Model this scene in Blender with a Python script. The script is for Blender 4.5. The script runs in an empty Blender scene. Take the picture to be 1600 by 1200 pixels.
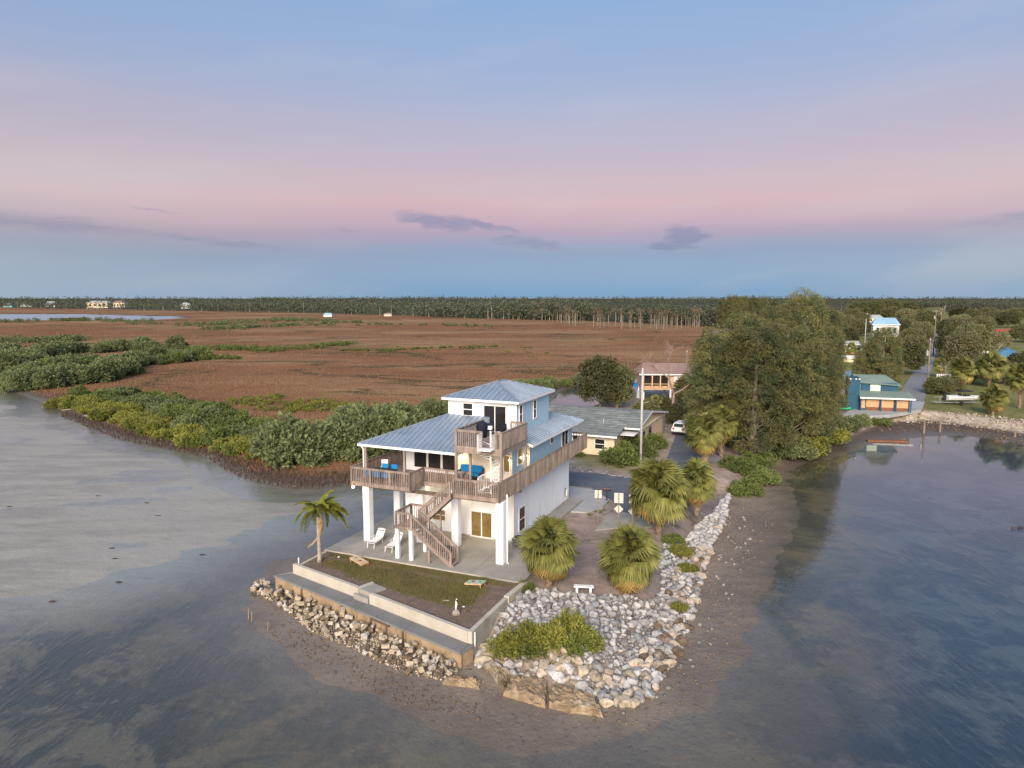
import bpy, bmesh, math, random
import numpy as np
from mathutils import Vector, Matrix

R = math.radians
scene = bpy.context.scene

# ------------------------------------------------------------------ camera, sky, sun, exposure
FPX, HORIZON, CAMZ = 1110.0, 464.0, 19.7            # focal length in photo pixels, horizon row, height above the water
PITCH = math.atan((600 - HORIZON) / FPX)
cam_data = bpy.data.cameras.new("camera")
cam_data.sensor_width = 36.0
cam_data.lens = FPX / 1600.0 * 36.0
cam_data.clip_start = 0.5
cam_data.clip_end = 30000.0
cam = bpy.data.objects.new("camera", cam_data)
scene.collection.objects.link(cam)
cam.location = (0, 0, CAMZ)
cam.rotation_euler = (math.pi / 2 - PITCH, 0, 0)
scene.camera = cam

scene.view_settings.view_transform = 'Standard'
scene.view_settings.look = 'None'
EXPO = 0.60                    # exposed for the shaded ground
scene.view_settings.exposure = EXPO
scene.view_settings.gamma = 1.0
scene.view_settings.use_curve_mapping = False

SUN_AZ = R(192)      # compass-style: 0 = +Y, clockwise; the sun has just set behind the camera, to its left
SUN_EL = R(25)
def lin(r, g, b):
    f = lambda c: (c / 255 / 12.92) if c / 255 <= 0.04045 else ((c / 255 + 0.055) / 1.055) ** 2.4
    return (f(r), f(g), f(b), 1.0)

world = bpy.data.worlds.new("World")
scene.world = world
world.use_nodes = True
wn, wl = world.node_tree.nodes, world.node_tree.links
wn.clear()
w_out = wn.new('ShaderNodeOutputWorld')
sky = wn.new('ShaderNodeTexSky')
sky.sky_type = 'NISHITA'
sky.sun_disc = False
sky.sun_elevation = SUN_EL
sky.sun_rotation = SUN_AZ
sky.altitude = 10
sky.dust_density = 2.0
bg1 = wn.new('ShaderNodeBackground')
bg1.inputs['Strength'].default_value = 0.03
wl.new(sky.outputs[0], bg1.inputs['Color'])
# twilight bands opposite the set sun: earth shadow, pink belt, lavender, blue (a function of elevation only)
tc = wn.new('ShaderNodeTexCoord')
sep = wn.new('ShaderNodeSeparateXYZ')
wl.new(tc.outputs['Generated'], sep.inputs[0])
def wmath(op, a, b=None, c=None):
    n = wn.new('ShaderNodeMath'); n.operation = op
    for i, v in enumerate((a, b, c)):
        if v is None: continue
        if isinstance(v, (int, float)): n.inputs[i].default_value = v
        else: wl.new(v, n.inputs[i])
    return n.outputs[0]
elev = wmath('ARCSINE', sep.outputs['Z'])
azim = wmath('ARCTAN2', sep.outputs['X'], sep.outputs['Y'])     # 0 straight ahead, + to the right
# slow undulation of the bands
cmbw = wn.new('ShaderNodeCombineXYZ')
wl.new(wmath('MULTIPLY', azim, 1.6), cmbw.inputs[0]); wl.new(wmath('MULTIPLY', elev, 5.0), cmbw.inputs[1])
nw = wn.new('ShaderNodeTexNoise'); nw.inputs['Scale'].default_value = 1.3; nw.inputs['Detail'].default_value = 3
wl.new(cmbw.outputs[0], nw.inputs['Vector'])
elev2 = wmath('ADD', elev, wmath('MULTIPLY', wmath('SUBTRACT', nw.outputs['Fac'], 0.5), 0.034))
fac = wmath('DIVIDE', elev2, R(60))
ramp = wn.new('ShaderNodeValToRGB')
wl.new(fac, ramp.inputs[0])
stops = [(-6, (112, 138, 168)), (0.0, (146, 182, 212)), (1.2, (142, 176, 208)), (2.3, (138, 167, 201)), (3.3, (138, 158, 193)), (4.0, (152, 157, 190)), (4.8, (176, 160, 186)), (5.8, (200, 166, 183)),
         (7.3, (215, 179, 186)), (8.8, (208, 184, 194)), (10.8, (197, 186, 203)), (13.3, (183, 187, 210)), (15.7, (170, 184, 214)), (18, (160, 182, 217)), (22.5, (148, 180, 220)), (32, (150, 180, 220)), (60, (150, 178, 218))]
cr = ramp.color_ramp
while len(cr.elements) > 1: cr.elements.remove(cr.elements[-1])
_ne = [(0, (.125, .125, .095)), (2.5, (.13, .142, .116)), (7.5, (.12, .166, .193)), (12.5, (.088, .131, .18)), (17.5, (.066, .102, .153)), (27.5, (.042, .067, .109)), (42.5, (.026, .041, .071)), (60, (.02, .031, .055))]
def band(e, c):
    """the twilight colour less what the Sky Texture already gives at that elevation"""
    L = lin(*c); s = [np.interp(e, [k[0] for k in _ne], [k[1][i] for k in _ne]) for i in range(3)]
    return tuple(max(L[i] / 2 ** EXPO - s[i], 0.012) for i in range(3)) + (1.0,)
cr.elements[0].position = 0.0; cr.elements[0].color = band(0, stops[1][1])
for e, c in stops[2:]:
    el = cr.elements.new(e / 60.0); el.color = band(e, c)
# a few thin violet cloud streaks low over the horizon
cw = wn.new('ShaderNodeCombineXYZ')
wl.new(wmath('MULTIPLY', azim, 14.0), cw.inputs[0]); wl.new(wmath('MULTIPLY', elev, 46.0), cw.inputs[1])
nwarp = wn.new('ShaderNodeTexNoise'); nwarp.inputs['Scale'].default_value = 1.0; nwarp.inputs['Detail'].default_value = 7; nwarp.inputs['Roughness'].default_value = 0.6
wl.new(cw.outputs[0], nwarp.inputs['Vector'])
sepw = wn.new('ShaderNodeSeparateColor'); wl.new(nwarp.outputs['Color'], sepw.inputs[0])
azw = wmath('ADD', azim, wmath('MULTIPLY', wmath('SUBTRACT', sepw.outputs[0], 0.5), 0.10))
elw = wmath('ADD', elev, wmath('MULTIPLY', wmath('SUBTRACT', sepw.outputs[1], 0.5), 0.026))
def blob(az, el, raz, rel, tilt=0.0, amp=1.0):
    da = wmath('SUBTRACT', azw, R(az)); de = wmath('SUBTRACT', elw, R(el))
    de = wmath('SUBTRACT', de, wmath('MULTIPLY', da, tilt))
    q = wmath('ADD', wmath('POWER', wmath('ABSOLUTE', wmath('DIVIDE', da, R(raz))), 2.0), wmath('POWER', wmath('ABSOLUTE', wmath('DIVIDE', de, R(rel))), 2.0))
    return wmath('MULTIPLY', wmath('MAXIMUM', wmath('SUBTRACT', 1.0, q), 0.0), amp)
cmb = wn.new('ShaderNodeCombineXYZ')
wl.new(wmath('MULTIPLY', azim, 9.0), cmb.inputs[0]); wl.new(wmath('MULTIPLY', elev, 55.0), cmb.inputs[1])
nz = wn.new('ShaderNodeTexNoise'); nz.inputs['Scale'].default_value = 1.7; nz.inputs['Detail'].default_value = 8; nz.inputs['Roughness'].default_value = 0.62
wl.new(cmb.outputs[0], nz.inputs['Vector'])
tot = None
for args in [(-6.2, 5.9, 4.2, 0.75, -0.13, 1.0), (-2.6, 5.6, 4.6, 0.5, -0.24, 0.9), (1.5, 4.2, 4.2, 0.5, -0.1, 0.7), (13.6, 4.6, 2.5, 1.15, 0.0, 1.15), (11.6, 4.0, 2.2, 0.6, 0.05, 0.9),
             (-32, 4.9, 10.0, 0.85, -0.08, .5), (-22, 4.1, 11.0, 0.5, -0.07, 0.45), (-26, 6.0, 2.6, 0.2, -0.08, 0.5), (-13, 5.2, 2.6, 0.22, -0.06, 0.4), (38, 5.2, 10.0, 0.9, 0.06, 0.6)]:
    b = blob(*args)
    tot = b if tot is None else wmath('MAXIMUM', tot, b)
cl = wmath('MULTIPLY', tot, wmath('ADD', 0.05, wmath('MULTIPLY', nz.outputs['Fac'], 1.9)))
cmask = wn.new('ShaderNodeMapRange'); cmask.interpolation_type = 'SMOOTHSTEP'
cmask.inputs['From Min'].default_value = 0.15; cmask.inputs['From Max'].default_value = 0.95; cmask.inputs['To Max'].default_value = 0.62
wl.new(cl, cmask.inputs['Value'])
# the pink is strongest opposite the sun and pales to either side
away = wn.new('ShaderNodeMapRange'); away.interpolation_type = 'SMOOTHSTEP'
away.inputs['From Min'].default_value = R(8); away.inputs['From Max'].default_value = R(60); away.inputs['To Min'].default_value = 0.88; away.inputs['To Max'].default_value = 0.42
wl.new(wmath('ABSOLUTE', wmath('SUBTRACT', azim, R(6))), away.inputs['Value'])
lowb = wn.new('ShaderNodeMapRange'); lowb.interpolation_type = 'SMOOTHSTEP'
lowb.inputs['From Min'].default_value = R(8); lowb.inputs['From Max'].default_value = R(14); wl.new(elev, lowb.inputs['Value'])
satv = wmath('ADD', away.outputs[0], wmath('MULTIPLY', lowb.outputs[0], wmath('SUBTRACT', 1.08, away.outputs[0])))
hsv = wn.new('ShaderNodeHueSaturation'); wl.new(ramp.outputs[0], hsv.inputs['Color']); wl.new(satv, hsv.inputs['Saturation'])
mixc = wn.new('ShaderNodeMixRGB'); mixc.inputs['Color2'].default_value = band(5, (128, 132, 172))
wl.new(cmask.outputs[0], mixc.inputs['Fac']); wl.new(hsv.outputs[0], mixc.inputs['Color1'])
# high thin veil: faint paler streaks
cmb3 = wn.new('ShaderNodeCombineXYZ')
wl.new(wmath('MULTIPLY', azim, 2.2), cmb3.inputs[0]); wl.new(wmath('ADD', wmath('MULTIPLY', elev, 11.0), wmath('MULTIPLY', azim, -1.2)), cmb3.inputs[1])
nz3 = wn.new('ShaderNodeTexNoise'); nz3.inputs['Scale'].default_value = 1.1; nz3.inputs['Detail'].default_value = 5
wl.new(cmb3.outputs[0], nz3.inputs['Vector'])
vm = wn.new('ShaderNodeMapRange'); vm.interpolation_type = 'SMOOTHSTEP'
vm.inputs['From Min'].default_value = 0.48; vm.inputs['From Max'].default_value = 0.72; vm.inputs['To Max'].default_value = 0.22
wl.new(nz3.outputs['Fac'], vm.inputs['Value'])
mixv = wn.new('ShaderNodeMixRGB'); mixv.inputs['Color2'].default_value = band(16, (205, 205, 216))
wl.new(vm.outputs[0], mixv.inputs['Fac']); wl.new(mixc.outputs[0], mixv.inputs['Color1'])
bg2 = wn.new('ShaderNodeBackground'); bg2.inputs['Strength'].default_value = 1.0
wl.new(mixv.outputs[0], bg2.inputs['Color'])
addw = wn.new('ShaderNodeAddShader')
wl.new(bg1.outputs[0], addw.inputs[0]); wl.new(bg2.outputs[0], addw.inputs[1])
wl.new(addw.outputs[0], w_out.inputs['Surface'])

sun_d = bpy.data.lights.new("sun", 'SUN')
sun_d.energy = 3.9
sun_d.angle = R(30)
sun_d.color = (1.0, 0.85, 0.70)
sun = bpy.data.objects.new("sun", sun_d)
scene.collection.objects.link(sun)
_sd = Vector((math.sin(SUN_AZ) * math.cos(SUN_EL), math.cos(SUN_AZ) * math.cos(SUN_EL), math.sin(SUN_EL)))
sun.rotation_euler = _sd.to_track_quat('Z', 'Y').to_euler()
sun.location = (-30, -60, 40)

scene.cycles.max_bounces = 6
scene.cycles.diffuse_bounces = 3
scene.cycles.glossy_bounces = 3
scene.cycles.transparent_max_bounces = 8
scene.cycles.use_denoising = True

# ------------------------------------------------------------------ where things stand
_c, _s = math.cos(PITCH), math.sin(PITCH)
def ground(u, v, z=0.0):
    """world point on the level z that the photo shows at (u, v)"""
    x = (u - 800) / FPX; y = -(v - 600) / FPX
    r = np.array([x, _c + y * _s, -_s + y * _c])
    t = (z - CAMZ) / r[2]
    return np.array([0, 0, CAMZ]) + t * r
ANG = math.atan(485 / 1118.0)                         # the lot is turned by this much
AX = np.array([math.cos(ANG), -math.sin(ANG)])
BX = np.array([math.sin(ANG), math.cos(ANG)])
OXY = ground(783, 880, 1.7)[:2]                       # foot of the right front pillar
def W(a, b, z=0.0):
    q = OXY + a * AX + b * BX
    return (float(q[0]), float(q[1]), z)

# ------------------------------------------------------------------ building helpers
COL = scene.collection
def tag(o, label=None, cat=None, group=None, kind=None):
    if label: o['label'] = label
    if cat: o['category'] = cat
    if group: o['group'] = group
    if kind: o['kind'] = kind
    return o
def thing(name, label, cat, loc=(0, 0, 0), rz=0.0, group=None):
    o = bpy.data.objects.new(name, None)
    o.empty_display_size = 0.2
    COL.objects.link(o)
    o.location = loc; o.rotation_euler = (0, 0, rz)
    return tag(o, label, cat, group)
def link(name, me, parent=None, loc=(0, 0, 0), rot=(0, 0, 0), scale=(1, 1, 1), mat=None):
    o = bpy.data.objects.new(name, me)
    COL.objects.link(o)
    if parent is not None: o.parent = parent
    o.location = loc; o.rotation_euler = rot; o.scale = scale
    if mat is not None and len(me.materials) == 0: me.materials.append(mat)
    return o
def fast_mesh(name, V, F, mat=None, smooth=False):
    """V (n,3), F (m,k) arrays"""
    V = np.asarray(V, dtype=np.float32); F = np.asarray(F, dtype=np.int32)
    me = bpy.data.meshes.new(name)
    me.vertices.add(len(V)); me.vertices.foreach_set('co', V.ravel())
    k = F.shape[1]
    me.loops.add(F.size); me.loops.foreach_set('vertex_index', F.ravel())
    me.polygons.add(len(F)); me.polygons.foreach_set('loop_start', np.arange(0, F.size, k, dtype=np.int32))
    if smooth: me.polygons.foreach_set('use_smooth', np.ones(len(F), dtype=bool))
    me.update(calc_edges=True)
    if mat is not None: me.materials.append(mat)
    return me
class MB:
    def __init__(s): s.v = []; s.f = []
    def add(s, vs, fs):
        n = len(s.v); s.v += [tuple(map(float, p)) for p in vs]; s.f += [tuple(i + n for i in f) for f in fs]; return s
    def box(s, x0, x1, y0, y1, z0, z1):
        return s.add([(x0, y0, z0), (x1, y0, z0), (x1, y1, z0), (x0, y1, z0), (x0, y0, z1), (x1, y0, z1), (x1, y1, z1), (x0, y1, z1)],
                     [(0, 3, 2, 1), (4, 5, 6, 7), (0, 1, 5, 4), (1, 2, 6, 5), (2, 3, 7, 6), (3, 0, 4, 7)])
    def bar(s, p, q, w, h, up=(0, 0, 1)):
        p, q = Vector(p), Vector(q); d = (q - p).normalized(); u = Vector(up)
        if abs(d.dot(u)) > 0.98: u = Vector((1, 0, 0))
        sx = d.cross(u).normalized(); uz = sx.cross(d).normalized()
        vs = []
        for c in (p, q):
            for i, j in ((-1, -1), (1, -1), (1, 1), (-1, 1)): vs.append(c + sx * (i * w / 2) + uz * (j * h / 2))
        return s.add(vs, [(0, 1, 2, 3), (7, 6, 5, 4), (0, 4, 5, 1), (1, 5, 6, 2), (2, 6, 7, 3), (3, 7, 4, 0)])
    def tube(s, pts, rad, n=8, cap=True):
        pts = [Vector(p) for p in pts]; base = len(s.v); m = len(pts)
        rad = rad if isinstance(rad, (list, tuple)) else [rad] * m
        for i, p in enumerate(pts):
            d = (pts[min(i + 1, m - 1)] - pts[max(i - 1, 0)]).normalized()
            u = Vector((0, 0, 1)) if abs(d.z) < 0.9 else Vector((1, 0, 0))
            sx = d.cross(u).normalized(); uy = d.cross(sx).normalized()
            for k in range(n):
                t = 2 * math.pi * k / n
                s.v.append(tuple(p + (sx * math.cos(t) + uy * math.sin(t)) * rad[i]))
        for i in range(m - 1):
            for k in range(n):
                a = base + i * n + k; b = base + i * n + (k + 1) % n
                s.f.append((a, b, b + n, a + n))
        if cap:
            s.f.append(tuple(base + k for k in range(n))[::-1]); s.f.append(tuple(base + (m - 1) * n + k for k in range(n)))
        return s
    def prism(s, poly, z0, z1):
        n = len(poly)
        z0 = z0 if isinstance(z0, (list, tuple)) else [z0] * n; z1 = z1 if isinstance(z1, (list, tuple)) else [z1] * n
        vs = [(p[0], p[1], z0[i]) for i, p in enumerate(poly)] + [(p[0], p[1], z1[i]) for i, p in enumerate(poly)]
        return s.add(vs, [tuple(range(n))[::-1], tuple(range(n, 2 * n))] + [(i, (i + 1) % n, (i + 1) % n + n, i + n) for i in range(n)])
    def loft(s, rings, cap=True):
        n = len(rings[0]); base = len(s.v)
        for r in rings: s.v += [tuple(map(float, p)) for p in r]
        for i in range(len(rings) - 1):
            for k in range(n):
                a = base + i * n + k; b = base + i * n + (k + 1) % n
                s.f.append((a, b, b + n, a + n))
        if cap:
            s.f.append(tuple(base + k for k in range(n))[::-1]); s.f.append(tuple(base + (len(rings) - 1) * n + k for k in range(n)))
        return s
    def mesh(s, name, mat, smooth=False, bevel=0.0):
        me = bpy.data.meshes.new(name); me.from_pydata(s.v, [], s.f)
        if bevel > 0 or True:
            bm = bmesh.new(); bm.from_mesh(me)
            bmesh.ops.recalc_face_normals(bm, faces=bm.faces)
            if bevel > 0:
                bmesh.ops.bevel(bm, geom=[e for e in bm.edges], offset=bevel, segments=1, affect='EDGES', clamp_overlap=True)
            bm.to_mesh(me); bm.free()
        if smooth: me.polygons.foreach_set('use_smooth', [True] * len(me.polygons))
        if mat is not None: me.materials.append(mat)
        return me
    def build(s, name, mat, parent=None, smooth=False, bevel=0.0, loc=(0, 0, 0), rot=(0, 0, 0)):
        return link(name, s.mesh(name, mat, smooth, bevel), parent, loc, rot)
def copy_tree(o, parent=None, loc=None, rz=None, label=None, scale=None):
    c = o.copy(); COL.objects.link(c)
    if parent is not None: c.parent = parent
    if loc is not None: c.location = loc
    if rz is not None: c.rotation_euler = (0, 0, rz)
    if scale is not None: c.scale = scale
    if label: c['label'] = label
    for ch in KIDS.get(o.name, list(o.children)): copy_tree(ch, c)
    return c
KIDS = {}
def freeze(o):
    """remember the children of a thing that will be copied often"""
    for ch in list(o.children): freeze(ch)
    KIDS[o.name] = [c for c in bpy.data.objects if c.parent == o]

# ------------------------------------------------------------------ materials
M = {}
def node_mat(name):
    m = bpy.data.materials.new(name); m.use_nodes = True
    nt = m.node_tree; nt.nodes.clear()
    out = nt.nodes.new('ShaderNodeOutputMaterial')
    return m, nt, out
def N(nt, typ, **kw):
    n = nt.nodes.new(typ)
    for k, v in kw.items(): setattr(n, k, v)
    return n
def setin(nt, node, key, val):
    if hasattr(val, 'links') or isinstance(val, bpy.types.NodeSocket): nt.links.new(val, node.inputs[key])
    else: node.inputs[key].default_value = val
def noise(nt, vec, scale, detail=4, rough=0.55, dist=0.0, out='Fac'):
    n = N(nt, 'ShaderNodeTexNoise'); n.inputs['Scale'].default_value = scale; n.inputs['Detail'].default_value = detail
    n.inputs['Roughness'].default_value = rough; n.inputs['Distortion'].default_value = dist
    if vec is not None: nt.links.new(vec, n.inputs['Vector'])
    return n.outputs[out]
def rng_map(nt, val, a, b, c=0.0, d=1.0, smooth=True):
    n = N(nt, 'ShaderNodeMapRange'); n.interpolation_type = 'SMOOTHSTEP' if smooth else 'LINEAR'
    nt.links.new(val, n.inputs['Value'])
    for k, v in (('From Min', a), ('From Max', b), ('To Min', c), ('To Max', d)): n.inputs[k].default_value = v
    return n.outputs[0]
def mixc_(nt, f, c1, c2, mode='MIX'):
    n = N(nt, 'ShaderNodeMixRGB'); n.blend_type = mode
    for k, v in (('Fac', f), ('Color1', c1), ('Color2', c2)):
        if isinstance(v, tuple): n.inputs[k].default_value = v if len(v) == 4 else (*v, 1)
        elif isinstance(v, (int, float)): n.inputs[k].default_value = v
        else: nt.links.new(v, n.inputs[k])
    return n.outputs[0]
def mth(nt, op, a, b=None, c=None):
    n = N(nt, 'ShaderNodeMath'); n.operation = op
    for i, v in enumerate((a, b, c)):
        if v is None: continue
        if isinstance(v, (int, float)): n.inputs[i].default_value = v
        else: nt.links.new(v, n.inputs[i])
    return n.outputs[0]
def vscale(nt, vec, s):
    n = N(nt, 'ShaderNodeVectorMath'); n.operation = 'MULTIPLY'
    nt.links.new(vec, n.inputs[0]); n.inputs[1].default_value = s
    return n.outputs[0]
def bumpn(nt, h, strength, dist=0.05, normal=None):
    n = N(nt, 'ShaderNodeBump'); n.inputs['Strength'].default_value = strength; n.inputs['Distance'].default_value = dist
    nt.links.new(h, n.inputs['Height'])
    if normal is not None: nt.links.new(normal, n.inputs['Normal'])
    return n.outputs[0]
def pmat(name, c1, c2=None, scale=3.0, rough=0.8, bump=0.0, bscale=None, metallic=0.0, stain=None, stain_scale=0.4, lo=0.35, hi=0.65, coords='Object', vec_scale=None,
         emit=None, estr=0.0, spec=0.3, island=0.0, obj_rand=0.0):
    m, nt, out = node_mat(name)
    p = N(nt, 'ShaderNodeBsdfPrincipled'); nt.links.new(p.outputs[0], out.inputs['Surface'])
    p.inputs['Roughness'].default_value = rough; p.inputs['Metallic'].default_value = metallic; p.inputs['Specular IOR Level'].default_value = spec
    tcn = N(nt, 'ShaderNodeTexCoord'); vec = tcn.outputs[coords]
    if vec_scale: vec = vscale(nt, vec, vec_scale)
    if c2 is None: c2 = tuple(min(1, c * 0.82) for c in c1)
    col = mixc_(nt, rng_map(nt, noise(nt, vec, scale, 5, 0.6), lo, hi), c1, c2)
    if stain: col = mixc_(nt, rng_map(nt, noise(nt, vec, stain_scale, 4, 0.65), 0.5, 0.72, 0, 0.8), col, stain)
    if island > 0:
        g = N(nt, 'ShaderNodeNewGeometry')
        col = mixc_(nt, 1.0, col, mixc_(nt, g.outputs['Random Per Island'], (1 - island,) * 3, (1 + island,) * 3), 'MULTIPLY')
    if obj_rand > 0:
        oi = N(nt, 'ShaderNodeObjectInfo')
        col = mixc_(nt, 1.0, col, mixc_(nt, oi.outputs['Random'], (1 - obj_rand,) * 3, (1 + obj_rand,) * 3), 'MULTIPLY')
    nt.links.new(col, p.inputs['Base Color'])
    if bump > 0: nt.links.new(bumpn(nt, noise(nt, vec, bscale or scale * 4, 4, 0.6), bump), p.inputs['Normal'])
    if emit: p.inputs['Emission Color'].default_value = (*emit, 1); p.inputs['Emission Strength'].default_value = estr
    M[name] = m
    return m
def leafmat(name, c1, c2, c3=None, scale=0.35, trans=0.25, obj_rand=0.15):
    """leaves: hue varies leaf by leaf and clump by clump; some light passes through"""
    m, nt, out = node_mat(name)
    g = N(nt, 'ShaderNodeNewGeometry'); tcn = N(nt, 'ShaderNodeTexCoord'); oi = N(nt, 'ShaderNodeObjectInfo')
    col = mixc_(nt, g.outputs['Random Per Island'], c1, c2)
    if c3: col = mixc_(nt, rng_map(nt, noise(nt, tcn.outputs['Object'], scale, 3), 0.45, 0.65), col, c3)
    col = mixc_(nt, 1.0, col, mixc_(nt, oi.outputs['Random'], (1 - obj_rand,) * 3, (1 + obj_rand,) * 3), 'MULTIPLY')
    d = N(nt, 'ShaderNodeBsdfPrincipled'); d.inputs['Roughness'].default_value = 0.6; d.inputs['Specular IOR Level'].default_value = 0.25
    nt.links.new(col, d.inputs['Base Color'])
    t = N(nt, 'ShaderNodeBsdfTranslucent'); nt.links.new(col, t.inputs['Color'])
    mx = N(nt, 'ShaderNodeMixShader'); mx.inputs[0].default_value = trans
    nt.links.new(d.outputs[0], mx.inputs[1]); nt.links.new(t.outputs[0], mx.inputs[2])
    nt.links.new(mx.outputs[0], out.inputs['Surface'])
    M[name] = m
    return m
pmat('white_paint', (.80, .79, .77), (.74, .73, .71), 1.2, 0.6)
pmat('white_stucco', (.83, .855, .89), (.79, .81, .84), 0.6, 0.85, bump=.15, bscale=40, stain=(.66, .66, .66), stain_scale=1.0, vec_scale=(1, 1, .25))
pmat('cream_stucco', (.78, .70, .58), (.72, .64, .52), 0.8, 0.85, bump=.1, bscale=30)
pmat('blue_siding', (.42, .58, .70), (.39, .55, .67), 0.9, 0.65)
pmat('white_siding', (.74, .76, .78), (.70, .72, .75), 0.9, 0.65)
pmat('roof_metal', (.32, .38, .455), (.27, .33, .40), 0.7, 0.42, metallic=.45, stain=(.24, .285, .345), stain_scale=.5, obj_rand=.05)
pmat('wood_grey', (.315, .255, .22), (.21, .165, .14), 2.2, 0.85, vec_scale=(1, 1, .3), island=.22, bump=.2, bscale=18)
pmat('wood_deck', (.33, .25, .21), (.25, .19, .16), 2.5, 0.85, stain=(.18, .135, .115), island=.1)
pmat('wood_dark', (.13, .09, .07), (.09, .065, .05), 2.0, 0.9)
pmat('concrete', (.325, .31, .275), (.275, .26, .23), 0.5, 0.85, bump=.08, bscale=30, stain=(.25, .235, .21), stain_scale=.25)
pmat('concrete_ledge', (.19, .19, .186), (.155, .155, .15), 0.6, 0.85, bump=.08, bscale=30, stain=(.20, .19, .175), stain_scale=.3)
pmat('concrete_wall', (.46, .43, .36), (.40, .37, .31), 0.7, 0.9, bump=.2, bscale=12, stain=(.30, .25, .17), stain_scale=.45)
pmat('seawall_stained', (.36, .27, .165), (.24, .18, .11), 0.6, 0.9, bump=.4, bscale=8, stain=(.11, .085, .055), stain_scale=.7)
pmat('glass_dark', (.018, .018, .02), (.03, .028, .028), .5, 0.06, spec=.6)
pmat('glass_lit', (.16, .11, .04), (.07, .05, .02), 1.1, 0.08, emit=(.62, .40, .12), estr=.12, spec=.6)
pmat('blue_cushion', (.01, .22, .52), (.01, .18, .44), 3, 0.85)
pmat('navy_fabric', (.008, .011, .026), (.012, .016, .034), 3, 0.8)
pmat('black_metal', (.02, .02, .022), (.03, .03, .03), 3, 0.45)
pmat('grey_metal', (.42, .43, .44), (.34, .35, .36), 3, 0.4, metallic=.6)
pmat('red_paint', (.45, .03, .03), (.38, .03, .03), 3, 0.6)
pmat('pole_concrete', (.46, .45, .44), (.38, .375, .37), 1.0, 0.85)
pmat('pole_wood', (.23, .18, .13), (.17, .13, .10), 1.5, 0.9)
pmat('lamp_glow', (1, .8, .5), (1, .8, .5), 1, 0.5, emit=(1, .72, .34), estr=9)
pmat('asphalt', (.115, .125, .145), (.09, .10, .118), 0.5, 0.85, bump=.1, bscale=40, stain=(.15, .155, .165), stain_scale=.3)
pmat('bark_grey', (.24, .205, .17), (.15, .125, .10), 3, 0.95, bump=.5, bscale=12)
pmat('bark_palm', (.33, .26, .19), (.20, .155, .11), 5, 0.95, bump=.6, bscale=14)
pmat('bark_pale', (.36, .31, .255), (.25, .215, .175), 3, 0.95)
leafmat('leaf_casuarina', (.122, .122, .044), (.205, .188, .068), (.074, .102, .046), .34, .2, .25)
leafmat('leaf_mangrove', (.135, .170, .070), (.220, .252, .110), (.155, .188, .080), .3, .3, .2)
leafmat('leaf_yellowgreen', (.175, .195, .040), (.30, .285, .060), (.135, .165, .040), .4, .3, .2)
leafmat('leaf_bright', (.115, .160, .042), (.190, .230, .068), (.13, .155, .05), .5, .3, .22)
leafmat('leaf_oak', (.110, .120, .052), (.180, .175, .078), (.13, .135, .062), .2, .35, .4)
leafmat('palm_green', (.155, .168, .042), (.275, .268, .080), (.195, .20, .06), .8, .3, .2)
leafmat('palm_yellow', (.27, .19, .05), (.36, .25, .08), None, .8, .2, .3)
leafmat('palm_dead', (.30, .19, .10), (.38, .26, .15), None, .8, .15, .3)
leafmat('queen_green', (.15, .175, .026), (.29, .29, .055), (.17, .19, .035), 1.2, .35, .2)
leafmat('leaf_olive', (.165, .160, .075), (.255, .235, .115), (.20, .195, .095), .2, .3, .3)
leafmat('forest_leaf', (.050, .066, .042), (.082, .090, .056), (.072, .072, .050), .03, .1)
leafmat('marsh_grass', (.225, .120, .062), (.285, .158, .084), (.25, .138, .072), .02, .3, .0)
leafmat('marsh_green', (.045, .065, .022), (.085, .105, .035), (.06, .075, .028), .05, .1)
leafmat('dry_brush', (.065, .042, .032), (.105, .070, .050), None, .3, .1)
# ------------------------------------------------------------------ ground, marsh, flats and water
def px(pts, z=0.0): return np.array([ground(u, v, z)[:2] for u, v in pts])
def signed_dist(P, poly):
    """P (n,2); positive inside"""
    n = len(poly); d2 = np.full(len(P), 1e18); inside = np.zeros(len(P), bool)
    for i in range(n):
        a, b = poly[i], poly[(i + 1) % n]; e = b - a
        t = np.clip(((P - a) @ e) / max(e @ e, 1e-9), 0, 1)
        d2 = np.minimum(d2, ((P - a - t[:, None] * e) ** 2).sum(1))
        c = (a[1] > P[:, 1]) != (b[1] > P[:, 1])
        with np.errstate(divide='ignore', invalid='ignore'):
            xs = a[0] + (P[:, 1] - a[1]) * e[0] / (e[1] if abs(e[1]) > 1e-12 else 1e-12)
        inside ^= c & (P[:, 0] < xs)
    d = np.sqrt(d2)
    return np.where(inside, d, -d)
def sstep(a, b, x):
    t = np.clip((x - a) / (b - a), 0, 1); return t * t * (3 - 2 * t)
Wl = lambda a, b: np.array(W(a, b)[:2])
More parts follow.
